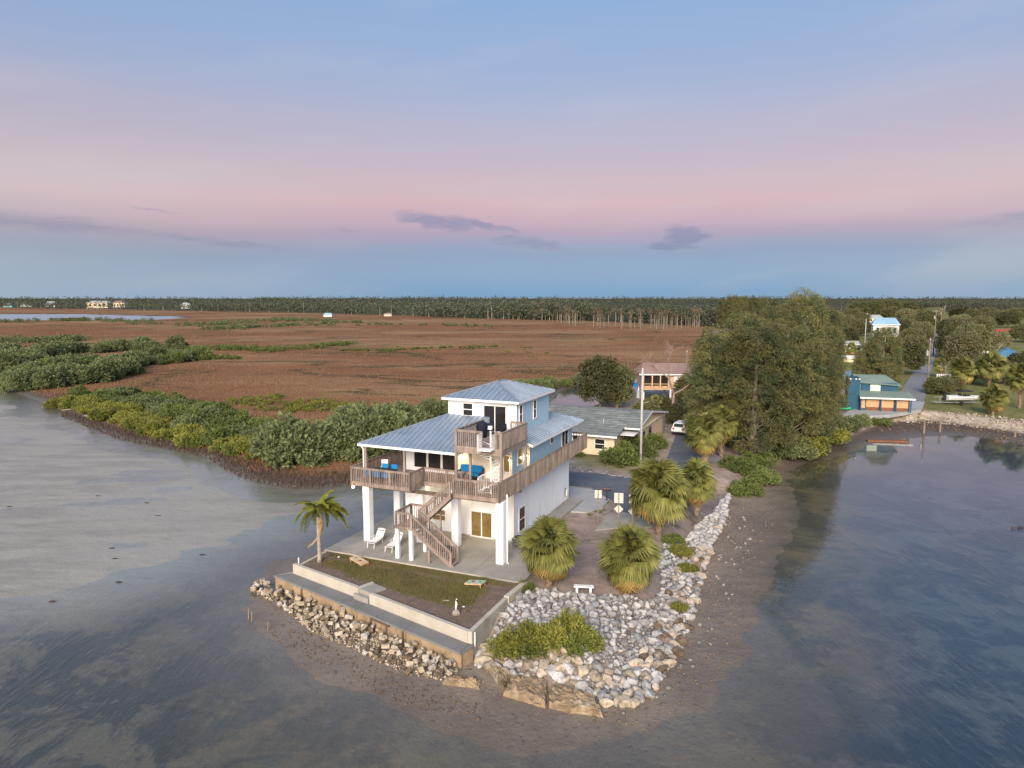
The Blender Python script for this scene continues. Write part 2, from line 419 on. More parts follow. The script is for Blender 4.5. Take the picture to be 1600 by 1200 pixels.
# the built-up land: lot, road, neighbours, far right bank
LAND = np.vstack([px([(735, 1040), (782, 1088), (860, 1112), (942, 1118), (988, 1100), (1024, 1078), (1042, 1040), (1062, 1000), (1080, 950), (1092, 900), (1108, 858), (1132, 810), (1146, 782), (1180, 780), (1212, 748),
                      (1238, 722), (1300, 702), (1335, 688), (1400, 664), (1460, 662), (1600, 682), (1800, 712), (2600, 800)]),
                  np.array([[4000, 300], [9000, 9000], [3000, 9000]]),
                  px([(1500, 474), (1350, 488), (1200, 505), (1108, 520), (1098, 548), (1082, 580), (1000, 606), (960, 616), (935, 626), (905, 640)]),
                  np.array([Wl(-21, 62), Wl(-19, 50), Wl(-17, 32), Wl(-12.9, 21), Wl(-12.9, -2.4), Wl(-13.9, -6.7), Wl(2.7, -11.1)])])
MARSH = np.vstack([px([(-1500, 548), (-300, 546), (0, 548), (50, 552), (52, 558), (22, 572), (4, 592), (8, 606), (75, 634), (130, 657), (190, 684), (255, 697), (330, 714), (362, 737), (400, 752), (470, 764), (545, 758), (578, 750),
                       (650, 720), (760, 680), (850, 642), (862, 626), (872, 613), (900, 604), (940, 598), (975, 589), (990, 592), (1060, 592), (1110, 575), (1135, 540), (1150, 515), (1290, 500), (1540, 474)]),
                   np.array([[3000, 9000], [-9000, 9000], [-9000, 400]])])
LAGOON = px([(-900, 494), (-200, 491), (0, 491), (140, 491.5), (280, 495), (284, 498), (210, 500.5), (100, 500.5), (0, 500), (-300, 502), (-900, 505)])
LAGOON2 = px([(1040, 640), (1041, 640), (1041, 641)])
BEACH = px([(386, 955), (415, 985), (450, 1012), (505, 1060), (570, 1105), (680, 1150), (820, 1175), (950, 1165), (1060, 1142), (1128, 1092), (1160, 1030), (1176, 955), (1196, 893), (1226, 835), (1240, 795),
            (1226, 760), (1242, 738), (1300, 712), (1345, 696), (1420, 684), (1480, 680), (1600, 690), (1800, 722), (2600, 815), (2600, 600), (1400, 600), (1100, 700), (1000, 800), (800, 900), (600, 850), (430, 880)])
FLAT = px([(-900, 600), (0, 600), (80, 640), (200, 690), (340, 720), (365, 742), (470, 768), (550, 762), (600, 762), (572, 782), (500, 815), (420, 850), (300, 892), (130, 945), (0, 968), (-400, 1030), (-1500, 1000)])

def vnoise(x, y, s, seed=0):
    """smooth value noise, vectorised"""
    x = x * s + seed * 17.3; y = y * s + seed * 31.7
    xi = np.floor(x); yi = np.floor(y); fx = x - xi; fy = y - yi
    fx = fx * fx * (3 - 2 * fx); fy = fy * fy * (3 - 2 * fy)
    h = lambda i, j: np.modf(np.abs(np.sin(i * 127.1 + j * 311.7 + seed * 7.1) * 43758.5453))[0]
    return (h(xi, yi) * (1 - fx) + h(xi + 1, yi) * fx) * (1 - fy) + (h(xi, yi + 1) * (1 - fx) + h(xi + 1, yi + 1) * fx) * fy
def fbm(x, y, s, seed=0, o=4): return sum(vnoise(x, y, s * 2 ** k, seed + k) * 0.5 ** k for k in range(o)) / (2 - 0.5 ** (o - 1))
def terrain(P):
    """heights and zone masks at points P (n,2)"""
    x, y = P[:, 0], P[:, 1]
    dl, dm, db, df, dg = (signed_dist(P, q) for q in (LAND, MARSH, BEACH, FLAT, LAGOON))
    n1 = fbm(x, y, 0.09, 1); n2 = fbm(x, y, 0.5, 5); n3 = fbm(x, y, 0.03, 9)
    sea = -0.45 - 0.25 * (n3 - .5)
    sea = np.maximum(sea, 0.01 - 0.026 * np.maximum(-db, 0) + 0.05 * (n2 - .5) + 0.05 * (n1 - .5))          # shelves gently away from the beach
    h = sea
    fl = sstep(-7.0, 5.0, df + 4 * (n1 - .5))
    h = h * (1 - fl) + (0.006 + 0.05 * (fbm(x * .35, y, .16, 21) - .5) + 0.035 * (fbm(x * .3, y, .7, 25) - .5)) * fl
    bm_ = np.where(x > 16, sstep(-1.5, 1.5, db + 2 * (n2 - .5)), sstep(-7, 2.0, db + 5 * (n1 - .5) + 3 * (n2 - .5)))
    h = np.where(db > -2, np.maximum(h, 0.01 + 0.24 * sstep(0, 7, db) + 0.05 * (n2 - .5) + 0.05 * (n1 - .5) - .026 * np.maximum(-db, 0)), h)
    mm = sstep(-0.5, 1.5, dm)
    h = np.maximum(h, -0.6 + (0.6 + 0.42 * sstep(-1, 6, dm) + 0.15 * (n1 - .5)) * sstep(-3.0, 0.2, dm))
    ll = sstep(-0.2, 4.6, dl)
    h = np.maximum(h, -0.6 + (2.02 + 0.10 * (n1 - .5) + .03 * (n2 - .5)) * ll)
    lg = sstep(-4, 4, dg)
    h = h * (1 - lg) - 0.4 * lg
    return h, dict(land=sstep(0.2, 3.0, dl), marsh=mm * (1 - lg), beach=bm_, flat=fl, dl=dl, dm=dm, lag=lg)
def hgt(x, y): return float(terrain(np.array([[x, y]], float))[0][0])

def axis(lo, hi, step, out_lo, out_hi, growth):
    mid = list(np.arange(lo, hi + 1e-6, step))
    s = step; v = hi; up = []
    while v < out_hi: s *= growth; v += s; up.append(v)
    s = step; v = lo; dn = []
    while v > out_lo: s *= growth; v -= s; dn.append(v)
    return np.array(dn[::-1] + mid + up)
gx = axis(-62, 62, 0.62, -9000, 9000, 1.055)
gy = axis(20, 125, 0.62, 2, 12000, 1.045)
GX, GY = np.meshgrid(gx, gy)
PP = np.column_stack([GX.ravel(), GY.ravel()])
HH, ZM = terrain(PP)
nx, ny = len(gx), len(gy)
idx = np.arange(nx * ny).reshape(ny, nx)
quads = np.column_stack([idx[:-1, :-1].ravel(), idx[:-1, 1:].ravel(), idx[1:, 1:].ravel(), idx[1:, :-1].ravel()])
g_me = fast_mesh('ground', np.column_stack([PP, HH]), quads, None, True)
for k in ('land', 'marsh', 'beach', 'flat'):
    at = g_me.attributes.new(k, 'FLOAT', 'POINT'); at.data.foreach_set('value', ZM[k].astype(np.float32))
# grassy parts of the land (verges, lots) versus bare dirt
GRASSY = px([(1400, 634), (1440, 641), (1500, 648), (1600, 658), (2600, 790), (3000, 500), (1500, 470), (1300, 500), (1300, 600)], 1.4)
VERGE = px([(890, 728), (1000, 742), (1035, 700), (1040, 640), (900, 650)], 1.4)
gr = np.maximum(sstep(-1, 2, signed_dist(PP, GRASSY)), 0.75 * sstep(-1, 2, signed_dist(PP, VERGE)))
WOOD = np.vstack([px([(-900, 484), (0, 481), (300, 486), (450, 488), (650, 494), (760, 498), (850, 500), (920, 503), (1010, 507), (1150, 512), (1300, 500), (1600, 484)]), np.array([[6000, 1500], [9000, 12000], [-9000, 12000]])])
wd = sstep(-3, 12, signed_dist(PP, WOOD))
sd_ = (sstep(1.2, 2.2, ZM['dl']) * sstep(5.0, 3.6, ZM['dl']) * (PP[:, 0] > 48) * (PP[:, 1] < 130)).astype(np.float32)
at = g_me.attributes.new('sand', 'FLOAT', 'POINT'); at.data.foreach_set('value', sd_)
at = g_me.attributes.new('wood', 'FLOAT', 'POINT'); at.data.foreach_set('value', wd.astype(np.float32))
at = g_me.attributes.new('grassy', 'FLOAT', 'POINT'); at.data.foreach_set('value', gr.astype(np.float32))

m, nt, out = node_mat('ground')
geo = N(nt, 'ShaderNodeNewGeometry'); pos = geo.outputs['Position']
sepz = N(nt, 'ShaderNodeSeparateXYZ'); nt.links.new(pos, sepz.inputs[0])
att = lambda k: N(nt, 'ShaderNodeAttribute', attribute_name=k).outputs['Fac']
nA = noise(nt, pos, 0.12, 5, 0.6); nB = noise(nt, pos, 0.9, 5, 0.65); nC = noise(nt, pos, 5.0, 4, 0.6)
# under shallow water: olive sand, darker weed patches
seabed = mixc_(nt, rng_map(nt, noise(nt, pos, 0.10, 8, 0.72, 0.4), 0.45, 0.57), (.165, .122, .068), (.060, .052, .036))
seabed = mixc_(nt, rng_map(nt, noise(nt, pos, 0.42, 6, 0.7, 0.6), 0.52, 0.64, 0, .6), seabed, (.062, .068, .068))
seabed = mixc_(nt, rng_map(nt, noise(nt, pos, 0.06, 4, 0.6), 0.55, 0.75, 0, .55), seabed, (.20, .165, .10))
seabed = mixc_(nt, rng_map(nt, nC, 0.3, 0.7, 0, .3), seabed, (.09, .084, .064))
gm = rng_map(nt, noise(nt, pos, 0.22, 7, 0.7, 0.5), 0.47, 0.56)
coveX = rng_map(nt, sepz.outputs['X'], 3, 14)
deepbed = mixc_(nt, coveX, mixc_(nt, gm, (.050, .045, .032), (.120, .098, .060)), mixc_(nt, gm, (.020, .032, .052), (.060, .072, .084)))  # weed patches; cove side painted dark and blue so reflections stand out
seabed = mixc_(nt, rng_map(nt, mth(nt, 'ADD', sepz.outputs['Z'], mth(nt, 'MULTIPLY', nB, .12)), 0.03, -0.20), seabed, deepbed)      # darker with depth: light lost in the water is painted into the bed
# the pale flat on the left
sv = vscale(nt, pos, (0.35, 1.6, 1))
flatc = mixc_(nt, rng_map(nt, noise(nt, sv, 0.35, 6, 0.65), 0.35, 0.65), (.33, .295, .24), (.23, .208, .172))
flatc = mixc_(nt, rng_map(nt, noise(nt, pos, 0.05, 4), 0.45, 0.65), flatc, (.30, .285, .24))
flatc = mixc_(nt, rng_map(nt, noise(nt, sv, 1.6, 4), 0.55, 0.7, 0, .5), flatc, (.20, .182, .155))
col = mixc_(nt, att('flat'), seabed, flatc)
# mud beach with shell grit
mud = mixc_(nt, rng_map(nt, nA, 0.35, 0.65), (.255, .205, .155), (.150, .118, .092))
mud = mixc_(nt, rng_map(nt, nB, 0.45, 0.65, 0, .7), mud, (.165, .130, .105))
mud = mixc_(nt, rng_map(nt, noise(nt, pos, 7.0, 3), 0.63, 0.70, 0, .7), mud, (.36, .31, .25))
mud = mixc_(nt, rng_map(nt, noise(nt, pos, 3.1, 4), 0.58, 0.68, 0, .75), mud, (.085, .066, .052))
mud = mixc_(nt, rng_map(nt, mth(nt, 'ADD', sepz.outputs['Z'], mth(nt, 'MULTIPLY', mth(nt, 'SUBTRACT', nB, .5), .12)), 0.16, 0.02, 0, .35), mud, (.105, .082, .066))      # wet below the tide line
mud = mixc_(nt, rng_map(nt, sepz.outputs['X'], 26, 42, 0, .85), mud, (.080, .058, .048))
col = mixc_(nt, att('beach'), col, mud)
# salt marsh
mv = vscale(nt, pos, (1.0, 0.45, 1))
marsh = mixc_(nt, rng_map(nt, noise(nt, mv, 0.035, 6, 0.62), 0.35, 0.65), (.245, .122, .060), (.190, .093, .048))
marsh = mixc_(nt, rng_map(nt, noise(nt, vscale(nt, pos, (.5, 1, 1)), 0.012, 6, 0.62), 0.44, 0.58), marsh, (.30, .185, .098))
marsh = mixc_(nt, rng_map(nt, noise(nt, vscale(nt, pos, (.4, 1, 1)), 0.03, 6, 0.66), 0.5, 0.66, 0, .7), marsh, (.205, .098, .056))
marsh = mixc_(nt, rng_map(nt, noise(nt, vscale(nt, pos, (.45, 1.2, 1)), 0.02, 7, 0.68, .5), 0.57, 0.66, 0, .75), marsh, (.125, .115, .05))
marsh = mixc_(nt, rng_map(nt, noise(nt, vscale(nt, pos, (.3, 1.0, 1)), 0.075, 6, 0.7, .8), 0.56, 0.66, 0, .55), marsh, (.135, .085, .055))
marsh = mixc_(nt, rng_map(nt, noise(nt, mv, 0.5, 4), 0.35, 0.75, 0, .3), marsh, (.15, .09, .055))
crk = mth(nt, 'ABSOLUTE', mth(nt, 'SUBTRACT', noise(nt, vscale(nt, pos, (.35, 1, 1)), 0.018, 5, 0.55, .6), .5))
marsh = mixc_(nt, rng_map(nt, crk, .004, .014, .85, 0), marsh, (.062, .058, .030))      # narrow tidal creeks
bank = mixc_(nt, nB, (.075, .055, .042), (.13, .095, .07))
marsh = mixc_(nt, rng_map(nt, sepz.outputs['Z'], 0.18, 0.42), bank, marsh)
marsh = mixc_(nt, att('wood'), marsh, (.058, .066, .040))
col = mixc_(nt, att('marsh'), col, marsh)
# dry land
dirt = mixc_(nt, rng_map(nt, nB, 0.35, 0.65), (.33, .26, .22), (.24, .188, .162))
dirt = mixc_(nt, rng_map(nt, noise(nt, pos, 0.35, 5, 0.65), 0.5, 0.66), dirt, (.38, .33, .29))
dirt = mixc_(nt, rng_map(nt, noise(nt, pos, 0.55, 5, 0.7), 0.58, 0.70, 0, .8), dirt, (.075, .085, .032))
dirt = mixc_(nt, rng_map(nt, nC, 0.55, 0.75, 0, .5), dirt, (.15, .118, .10))
grass = mixc_(nt, rng_map(nt, nA, 0.35, 0.65), (.155, .160, .062), (.225, .20, .088))
grass = mixc_(nt, rng_map(nt, nB, 0.45, 0.7, 0, .6), grass, (.065, .08, .026))
dry = mixc_(nt, att('grassy'), dirt, grass)
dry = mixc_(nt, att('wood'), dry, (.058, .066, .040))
col = mixc_(nt, att('land'), col, dry)
sandc = mixc_(nt, rng_map(nt, nB, .4, .62), (.46, .40, .31), (.27, .215, .155))
col = mixc_(nt, mth(nt, 'MULTIPLY', att('sand'), rng_map(nt, nB, .3, .45)), col, sandc)
p = N(nt, 'ShaderNodeBsdfPrincipled'); nt.links.new(col, p.inputs['Base Color'])
wet = rng_map(nt, sepz.outputs['Z'], 0.02, 0.22)
nt.links.new(rng_map(nt, sepz.outputs['Z'], 0.0, 0.25, 0.34, 0.95), p.inputs['Roughness'])
nt.links.new(rng_map(nt, sepz.outputs['Z'], 0.05, 0.3, 0.35, 0.04), p.inputs['Specular IOR Level'])
hb = mth(nt, 'ADD', mth(nt, 'MULTIPLY', nB, 0.7), mth(nt, 'MULTIPLY', nC, 0.3))
nt.links.new(bumpn(nt, hb, 0.5, 0.25), p.inputs['Normal'])
nt.links.new(p.outputs[0], out.inputs['Surface'])
M['ground'] = m
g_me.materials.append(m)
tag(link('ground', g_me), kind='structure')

# water: clear, thin film over the flats, small wind ripples; the bottom shows through
m, nt, out = node_mat('water')
geo = N(nt, 'ShaderNodeNewGeometry'); pos = geo.outputs['Position']
def ripple(scale, stretch, rot, detail=2, rough=0.5, distort=0.0):
    mp = N(nt, 'ShaderNodeMapping'); mp.inputs['Rotation'].default_value = (0, 0, R(rot)); mp.inputs['Scale'].default_value = (1.0, stretch, 1)
    nt.links.new(pos, mp.inputs['Vector'])
    return noise(nt, mp.outputs[0], scale, detail, rough, distort)
r1 = ripple(3.1, 0.24, 58, 3, 0.55, .4); r2 = ripple(1.0, 0.3, 48, 2); r3 = ripple(7.5, 0.35, 66, 2)
gust = rng_map(nt, noise(nt, vscale(nt, pos, (1, .5, 1)), 0.05, 5, 0.65), 0.36, 0.60, 0.18, 1.0)
# sheltered: the cove on the right behind the point lies almost still
sx = N(nt, 'ShaderNodeSeparateXYZ'); nt.links.new(pos, sx.inputs[0])
calm = rng_map(nt, mth(nt, 'ADD', sx.outputs['Y'], mth(nt, 'MULTIPLY', sx.outputs['X'], -0.05)), 46, 78, 0.8, 0.05)
cove = rng_map(nt, sx.outputs['X'], 4.0, 16.0)
calm = mth(nt, 'ADD', mth(nt, 'MULTIPLY', calm, cove), mth(nt, 'MULTIPLY', mth(nt, 'SUBTRACT', 1.0, cove), 1.0))
hh = mth(nt, 'ADD', mth(nt, 'ADD', mth(nt, 'MULTIPLY', r1, 0.6), mth(nt, 'MULTIPLY', r2, 0.35)), mth(nt, 'MULTIPLY', r3, 0.2))
hh = mth(nt, 'MULTIPLY', hh, mth(nt, 'MULTIPLY', gust, calm))
nrm = bumpn(nt, hh, 0.8, 0.16)
dt = N(nt, 'ShaderNodeVectorMath'); dt.operation = 'DOT_PRODUCT'; nt.links.new(nrm, dt.inputs[0]); nt.links.new(geo.outputs['Incoming'], dt.inputs[1])
cosi = mth(nt, 'MINIMUM', mth(nt, 'ABSOLUTE', dt.outputs['Value']), 1.0)
frv = mth(nt, 'ADD', 0.014, mth(nt, 'MULTIPLY', 0.979, mth(nt, 'POWER', mth(nt, 'SUBTRACT', 1.0, cosi), 4.3)))      # Schlick reflectance of water
gl = N(nt, 'ShaderNodeBsdfGlossy'); nt.links.new(rng_map(nt, sx.outputs['Y'], 130, 420, 0.035, 0.34), gl.inputs['Roughness']); nt.links.new(nrm, gl.inputs['Normal'])
tr = N(nt, 'ShaderNodeBsdfTransparent'); tr.inputs['Color'].default_value = (.94, .965, .965, 1)
mx = N(nt, 'ShaderNodeMixShader'); nt.links.new(frv, mx.inputs[0]); nt.links.new(tr.outputs[0], mx.inputs[1]); nt.links.new(gl.outputs[0], mx.inputs[2])
nt.links.new(mx.outputs[0], out.inputs['Surface'])
M['water'] = m
wm = MB().add([(-9000, 2, 0), (9000, 2, 0), (9000, 12000, 0), (-9000, 12000, 0)], [(0, 1, 2, 3)])
tag(wm.build('water', m), kind='structure')
# ------------------------------------------------------------------ patio, lawn terrace, seawall
ROT = -ANG
ZP = 1.7
def lot(name, label, cat, a, b, z=ZP, rz=0.0, group=None): return thing(name, label, cat, W(a, b, z), ROT + rz, group)
pat = lot('patio_slab', 'pale concrete patio slab under and around the stilted beach house', 'patio', 0, 0)
pat_poly = [(-12.72, -2.62), (-5.4, -2.56), (2.0, -2.48), (2.62, -2.3), (2.2, 4.2), (0.4, 4.6), (0.4, 17.0), (-12.72, 17.0)]
# slabs between the control joints
def clip_poly(poly, ax, lo, hi):
    def half(pl, f):
        o = []
        for i in range(len(pl)):
            p, q = pl[i], pl[(i + 1) % len(pl)]; fp, fq = f(p), f(q)
            if fp >= 0: o.append(p)
            if (fp >= 0) != (fq >= 0):
                t = fp / (fp - fq); o.append((p[0] + t * (q[0] - p[0]), p[1] + t * (q[1] - p[1])))
        return o
    pl = half(poly, lambda p: p[ax] - lo); return half(pl, lambda p: hi - p[ax]) if pl else pl
for a0, a1 in ((-12.8, -8.9), (-8.9, -4.6), (-4.6, -1.15), (-1.15, 2.7)):
    for b0, b1 in ((-2.7, 1.2), (1.2, 5.2), (5.2, 17.1)):
        if b0 > 5 and -10 < a0 < -1.2: continue
        q = clip_poly(clip_poly(pat_poly, 0, a0 + .012, a1 - .012), 1, b0 + .012, b1 - .012)
        if len(q) >= 3: MB().prism(q, -0.15, 0.0).build('slab', M['concrete'], pat)
MB().prism([(p[0] * .9995, p[1]) for p in pat_poly], -2.4, -0.02).build('slab_base', M['concrete_wall'], pat)

# lawn (inside the low wall)
lm, nt, out = node_mat('lawn')
tcn = N(nt, 'ShaderNodeTexCoord'); v = tcn.outputs['Object']
c = mixc_(nt, rng_map(nt, noise(nt, v, 0.55, 5, .65), .40, .60), (.125, .112, .038), (.17, .122, .055))
att_ = N(nt, 'ShaderNodeAttribute', attribute_name='bare').outputs['Fac']
soil = mixc_(nt, rng_map(nt, noise(nt, v, 2.2, 5, .65), .35, .65), (.22, .148, .118), (.15, .104, .086))
c = mixc_(nt, rng_map(nt, mth(nt, 'ADD', att_, mth(nt, 'MULTIPLY', mth(nt, 'SUBTRACT', noise(nt, v, .8, 5, .7), .5), .9)), .35, .65), c, soil)
c = mixc_(nt, rng_map(nt, noise(nt, v, 14, 3, .6), .35, .7, 0, .45), c, (.05, .046, .022))
p = N(nt, 'ShaderNodeBsdfPrincipled'); p.inputs['Roughness'].default_value = .95; nt.links.new(c, p.inputs['Base Color'])
nt.links.new(bumpn(nt, noise(nt, v, 9, 4, .7), .7, .06), p.inputs['Normal']); nt.links.new(p.outputs[0], out.inputs['Surface'])
LAWN = np.array([(-12.75, -5.75), (-6.0, -7.35), (2.5, -9.8), (2.6, -2.50), (-12.72, -2.62)])
la = np.arange(-12.8, 2.75, .22); lb = np.arange(-9.95, -2.4, .22)
LA, LB = np.meshgrid(la, lb); pts = np.column_stack([LA.ravel(), LB.ravel()])
sdl = signed_dist(pts, LAWN)
hz_ = 0.0 + 0.05 * (fbm(pts[:, 0], pts[:, 1], .7, 3) - .5)
ii = np.arange(len(pts)).reshape(len(lb), len(la))
qd = np.column_stack([ii[:-1, :-1].ravel(), ii[:-1, 1:].ravel(), ii[1:, 1:].ravel(), ii[1:, :-1].ravel()])
qd = qd[(sdl[qd] > -0.15).all(axis=1)]
lawn_me = fast_mesh('lawn', np.column_stack([pts, hz_]), qd, lm, True)
bare = np.clip(sstep(1.9, .4, signed_dist(pts, LAWN)) * (pts[:, 1] < -3.4) + sstep(-.5, 2.4, pts[:, 0]) * .7 + sstep(-11, -12.6, pts[:, 0]) * .9 + sstep(-6.2, -8.2, pts[:, 1] - .0 * pts[:, 0]) * .8, 0, 1)
at = lawn_me.attributes.new('bare', 'FLOAT', 'POINT'); at.data.foreach_set('value', bare.astype(np.float32))
lw = link('lawn', lawn_me, None, W(0, 0, 1.6), (0, 0, ROT)); tag(lw, kind='structure')
# blades on the lawn
rs = np.random.RandomState(11)
def blades(P, h, w, rs, lean=.5):
    n = len(P); az = rs.rand(n) * 6.283; d = np.column_stack([np.cos(az), np.sin(az)]) * np.broadcast_to(w, n)[:, None] / 2
    l = (rs.rand(n, 2) - .5) * lean * h[:, None] if hasattr(h, '__len__') else (rs.rand(n, 2) - .5) * lean * h
    V = np.zeros((n, 3, 3)); V[:, 0, :2] = P[:, :2] + d; V[:, 1, :2] = P[:, :2] - d; V[:, 2, :2] = P[:, :2] + l
    V[:, :2, 2] = P[:, 2:3]; V[:, 2, 2] = P[:, 2] + h
    return V.reshape(-1, 3), np.arange(3 * n).reshape(n, 3)
gp = np.column_stack([rs.uniform(-12.6, 2.3, 30000), rs.uniform(-9.6, -2.6, 30000)])
gb = np.clip(sstep(1.9, .4, signed_dist(gp, LAWN)) * (gp[:, 1] < -3.4) + sstep(-.5, 2.4, gp[:, 0]) * .7 + sstep(-11, -12.6, gp[:, 0]) * .9 + sstep(-6.2, -8.2, gp[:, 1]) * .8, 0, 1)
keep = (signed_dist(gp, LAWN) > .15) & (rs.rand(len(gp)) > gb * .95 + .9 * (fbm(gp[:, 0], gp[:, 1], .6, 8) - .5))
gp = gp[keep]
leafmat('lawn_blade', (.10, .105, .028), (.185, .15, .052), (.115, .105, .034), .6, .2)
V, F = blades(np.column_stack([gp, np.full(len(gp), 0.0)]), rs.uniform(.05, .11, len(gp)), .045, rs)
tag(link('lawn_grass', fast_mesh('lawn_grass', V, F, M['lawn_blade']), None, W(0, 0, 1.6), (0, 0, ROT)), 'short patchy green and straw lawn grass inside the low concrete wall', 'grass', kind='stuff')

sw = lot('seawall', 'two-tier concrete seawall with walkway ledge, steps and low upper wall', 'seawall', 0, 0, 0.0)
# z in metres above the water from here
led_out = [(-13.8, -6.65), (-9.9, -7.69), (-5.6, -8.83), (-1.5, -9.92), (2.6, -11.0)]
led_in = [(-12.9, -5.85), (-9.6, -6.68), (-5.6, -7.65), (-1.5, -8.72), (2.6, -9.85)]
for i in range(4):
    e = .012
    MB().prism([(led_out[i][0] + e, led_out[i][1]), (led_out[i + 1][0] - e, led_out[i + 1][1]), (led_in[i + 1][0] - e, led_in[i + 1][1]), (led_in[i][0] + e, led_in[i][1])], .96, 1.10).build('ledge_slab', M['concrete_ledge'], sw)
MB().prism([(2.6, -11.0), (2.92, -10.0), (2.62, -9.85)], .96, 1.098).build('ledge_end', M['concrete_ledge'], sw)
for i in range(4):
    q0, q1 = led_out[i], led_out[i + 1]; e = .012
    MB().prism([(q0[0] + .05 + e, q0[1] + .06), (q1[0] + .05 - e, q1[1] + .06), (q1[0] + .05 - e, q1[1] + .5), (q0[0] + .05 + e, q0[1] + .5)], -.8, .955).build('wall_panel', M['seawall_stained'], sw)
MB().prism([(2.60, -10.9), (2.88, -10.02), (2.3, -9.9), (2.3, -10.6)], -.8, .95).build('end_panel', M['seawall_stained'], sw)
MB().prism([(-13.75, -6.55), (-13.3, -6.6), (-12.8, -5.6), (-12.75, -2.7), (-12.95, -2.7), (-13.05, -5.75)], -.8, 1.09).build('side_panel', M['concrete_wall'], sw)
for t in (.18, .42, .58, .66, .74):
    q = (led_out[0][0] + t * 16.4, led_out[0][1] - t * 4.35); MB().box(q[0] - .05, q[0] + .05, q[1] - .02, q[1] + .06, -.2, .95).build('pile', M['wood_dark'], sw)
MB().bar((-4.2, -9.24, .93), (-2.7, -9.64, .93), .06, .1).build('whaler', M['wood_dark'], sw)
# upper wall, open at the steps
def wall_run(p, q, z0, z1, th=.28, name='upper_wall', n=1):
    p, q = np.array(p), np.array(q); d = (q - p) / np.linalg.norm(q - p); nrm = np.array([-d[1], d[0]]) * th
    for k in range(n):
        a = p + (q - p) * k / n + d * .006; b = p + (q - p) * (k + 1) / n - d * .006
        MB().prism([a, b, b + nrm, a + nrm], z0, z1).build(name, M['concrete_wall'], sw, bevel=.015)
wall_run((-12.83, -5.88), (-6.62, -7.40), .9, 1.76, n=2)
wall_run((-5.28, -7.88), (2.46, -9.92), .9, 1.76, n=3)
wall_run((2.74, -9.90), (2.74, -5.1), .3, 1.77, .27, 'right_wall', 2)
wall_run((2.80, -5.08), (2.98, -2.5), .3, 1.84, .34, 'right_wall')
wall_run((-12.62, -2.62), (-12.60, -5.55), .6, 1.66, .22, 'left_kerb')
# steps through the wall
MB().prism([(-6.55, -7.32), (-5.32, -7.62), (-4.85, -6.62), (-6.05, -6.28)], 1.2, 1.69).build('landing', M['concrete'], sw)
MB().prism([(-6.6, -7.62), (-5.3, -7.95), (-5.33, -7.63), (-6.56, -7.33)], 1.0, 1.43).build('step', M['concrete'], sw)
MB().prism([(-6.62, -7.42), (-6.36, -7.5), (-5.98, -6.3), (-6.2, -6.2)], 1.0, 1.74).build('cheek', M['concrete_wall'], sw)
MB().tube([(-12.72, -5.4, 1.6), (-12.72, -5.4, 2.05)], .045, 8).build('standpipe', M['white_paint'], sw)
MB().tube([(2.85, -9.75, .9), (2.85, -9.75, 1.72)], .04, 8).build('drain_pipe', M['white_paint'], sw)

# ------------------------------------------------------------------ the stilted beach house; z above the patio
hs = lot('beach_house', 'white and blue three-level stilt house with metal hip roofs, wraparound deck and rooftop tower', 'house', 0, 0)
DF, DU = 4.65, 4.35            # deck floor, underside
def hp(mb, name, mat, parent=None, **k): return mb.build(name, M[mat], parent or hs, **k)
# ground floor
hp(MB().box(-10.1, -.85, 4.1, 16.6, 0.0, 4.36), 'lower_wall', 'white_stucco')
hp(MB().box(-10.16, -.79, 4.05, 16.66, 0.0, .12), 'plinth', 'concrete_wall')
hp(MB().box(-1.02, -.80, 4.06, 4.20, .12, 4.30), 'corner_board', 'white_paint')
# upper floor
hp(MB().box(-10.1, -.98, 4.1, 6.6, DF, 7.30), 'upper_wall', 'white_siding')
hp(MB().box(-10.1, -.58, 6.6, 16.6, DF, 7.28), 'upper_wall', 'blue_siding')
hp(MB().box(-.98, -.955, 4.14, 6.59, DF, 7.27), 'side_wall', 'blue_siding')
hp(MB().box(-.95, -.60, 6.575, 6.6, DF, 7.25), 'alcove_wall', 'cream_stucco')
hp(MB().box(-5.42, -1.0, 4.07, 4.1, DF, 7.30), 'porch_wall', 'cream_stucco')
# tower
hp(MB().box(-6.9, -1.225, 5.5, 12.3, 7.25, 10.2), 'tower_wall', 'white_siding')
hp(MB().box(-1.225, -1.20, 5.56, 12.3, 7.25, 10.19), 'tower_side_wall', 'blue_siding')
for a, b in ((-6.93, 5.47), (-1.36, 5.47)): hp(MB().box(a, a + .17, b, b + .06, 8.0, 10.18), 'corner_board', 'white_paint')
hp(MB().box(-3.47, -3.40, .55, 5.5, 7.12, 7.2).prism([(-3.46, 2.2), (-3.42, 2.2), (-3.42, 5.5), (-3.46, 5.5)], 7.2, [7.85, 7.85, 8.98, 8.98]), 'cheek_wall', 'blue_siding')

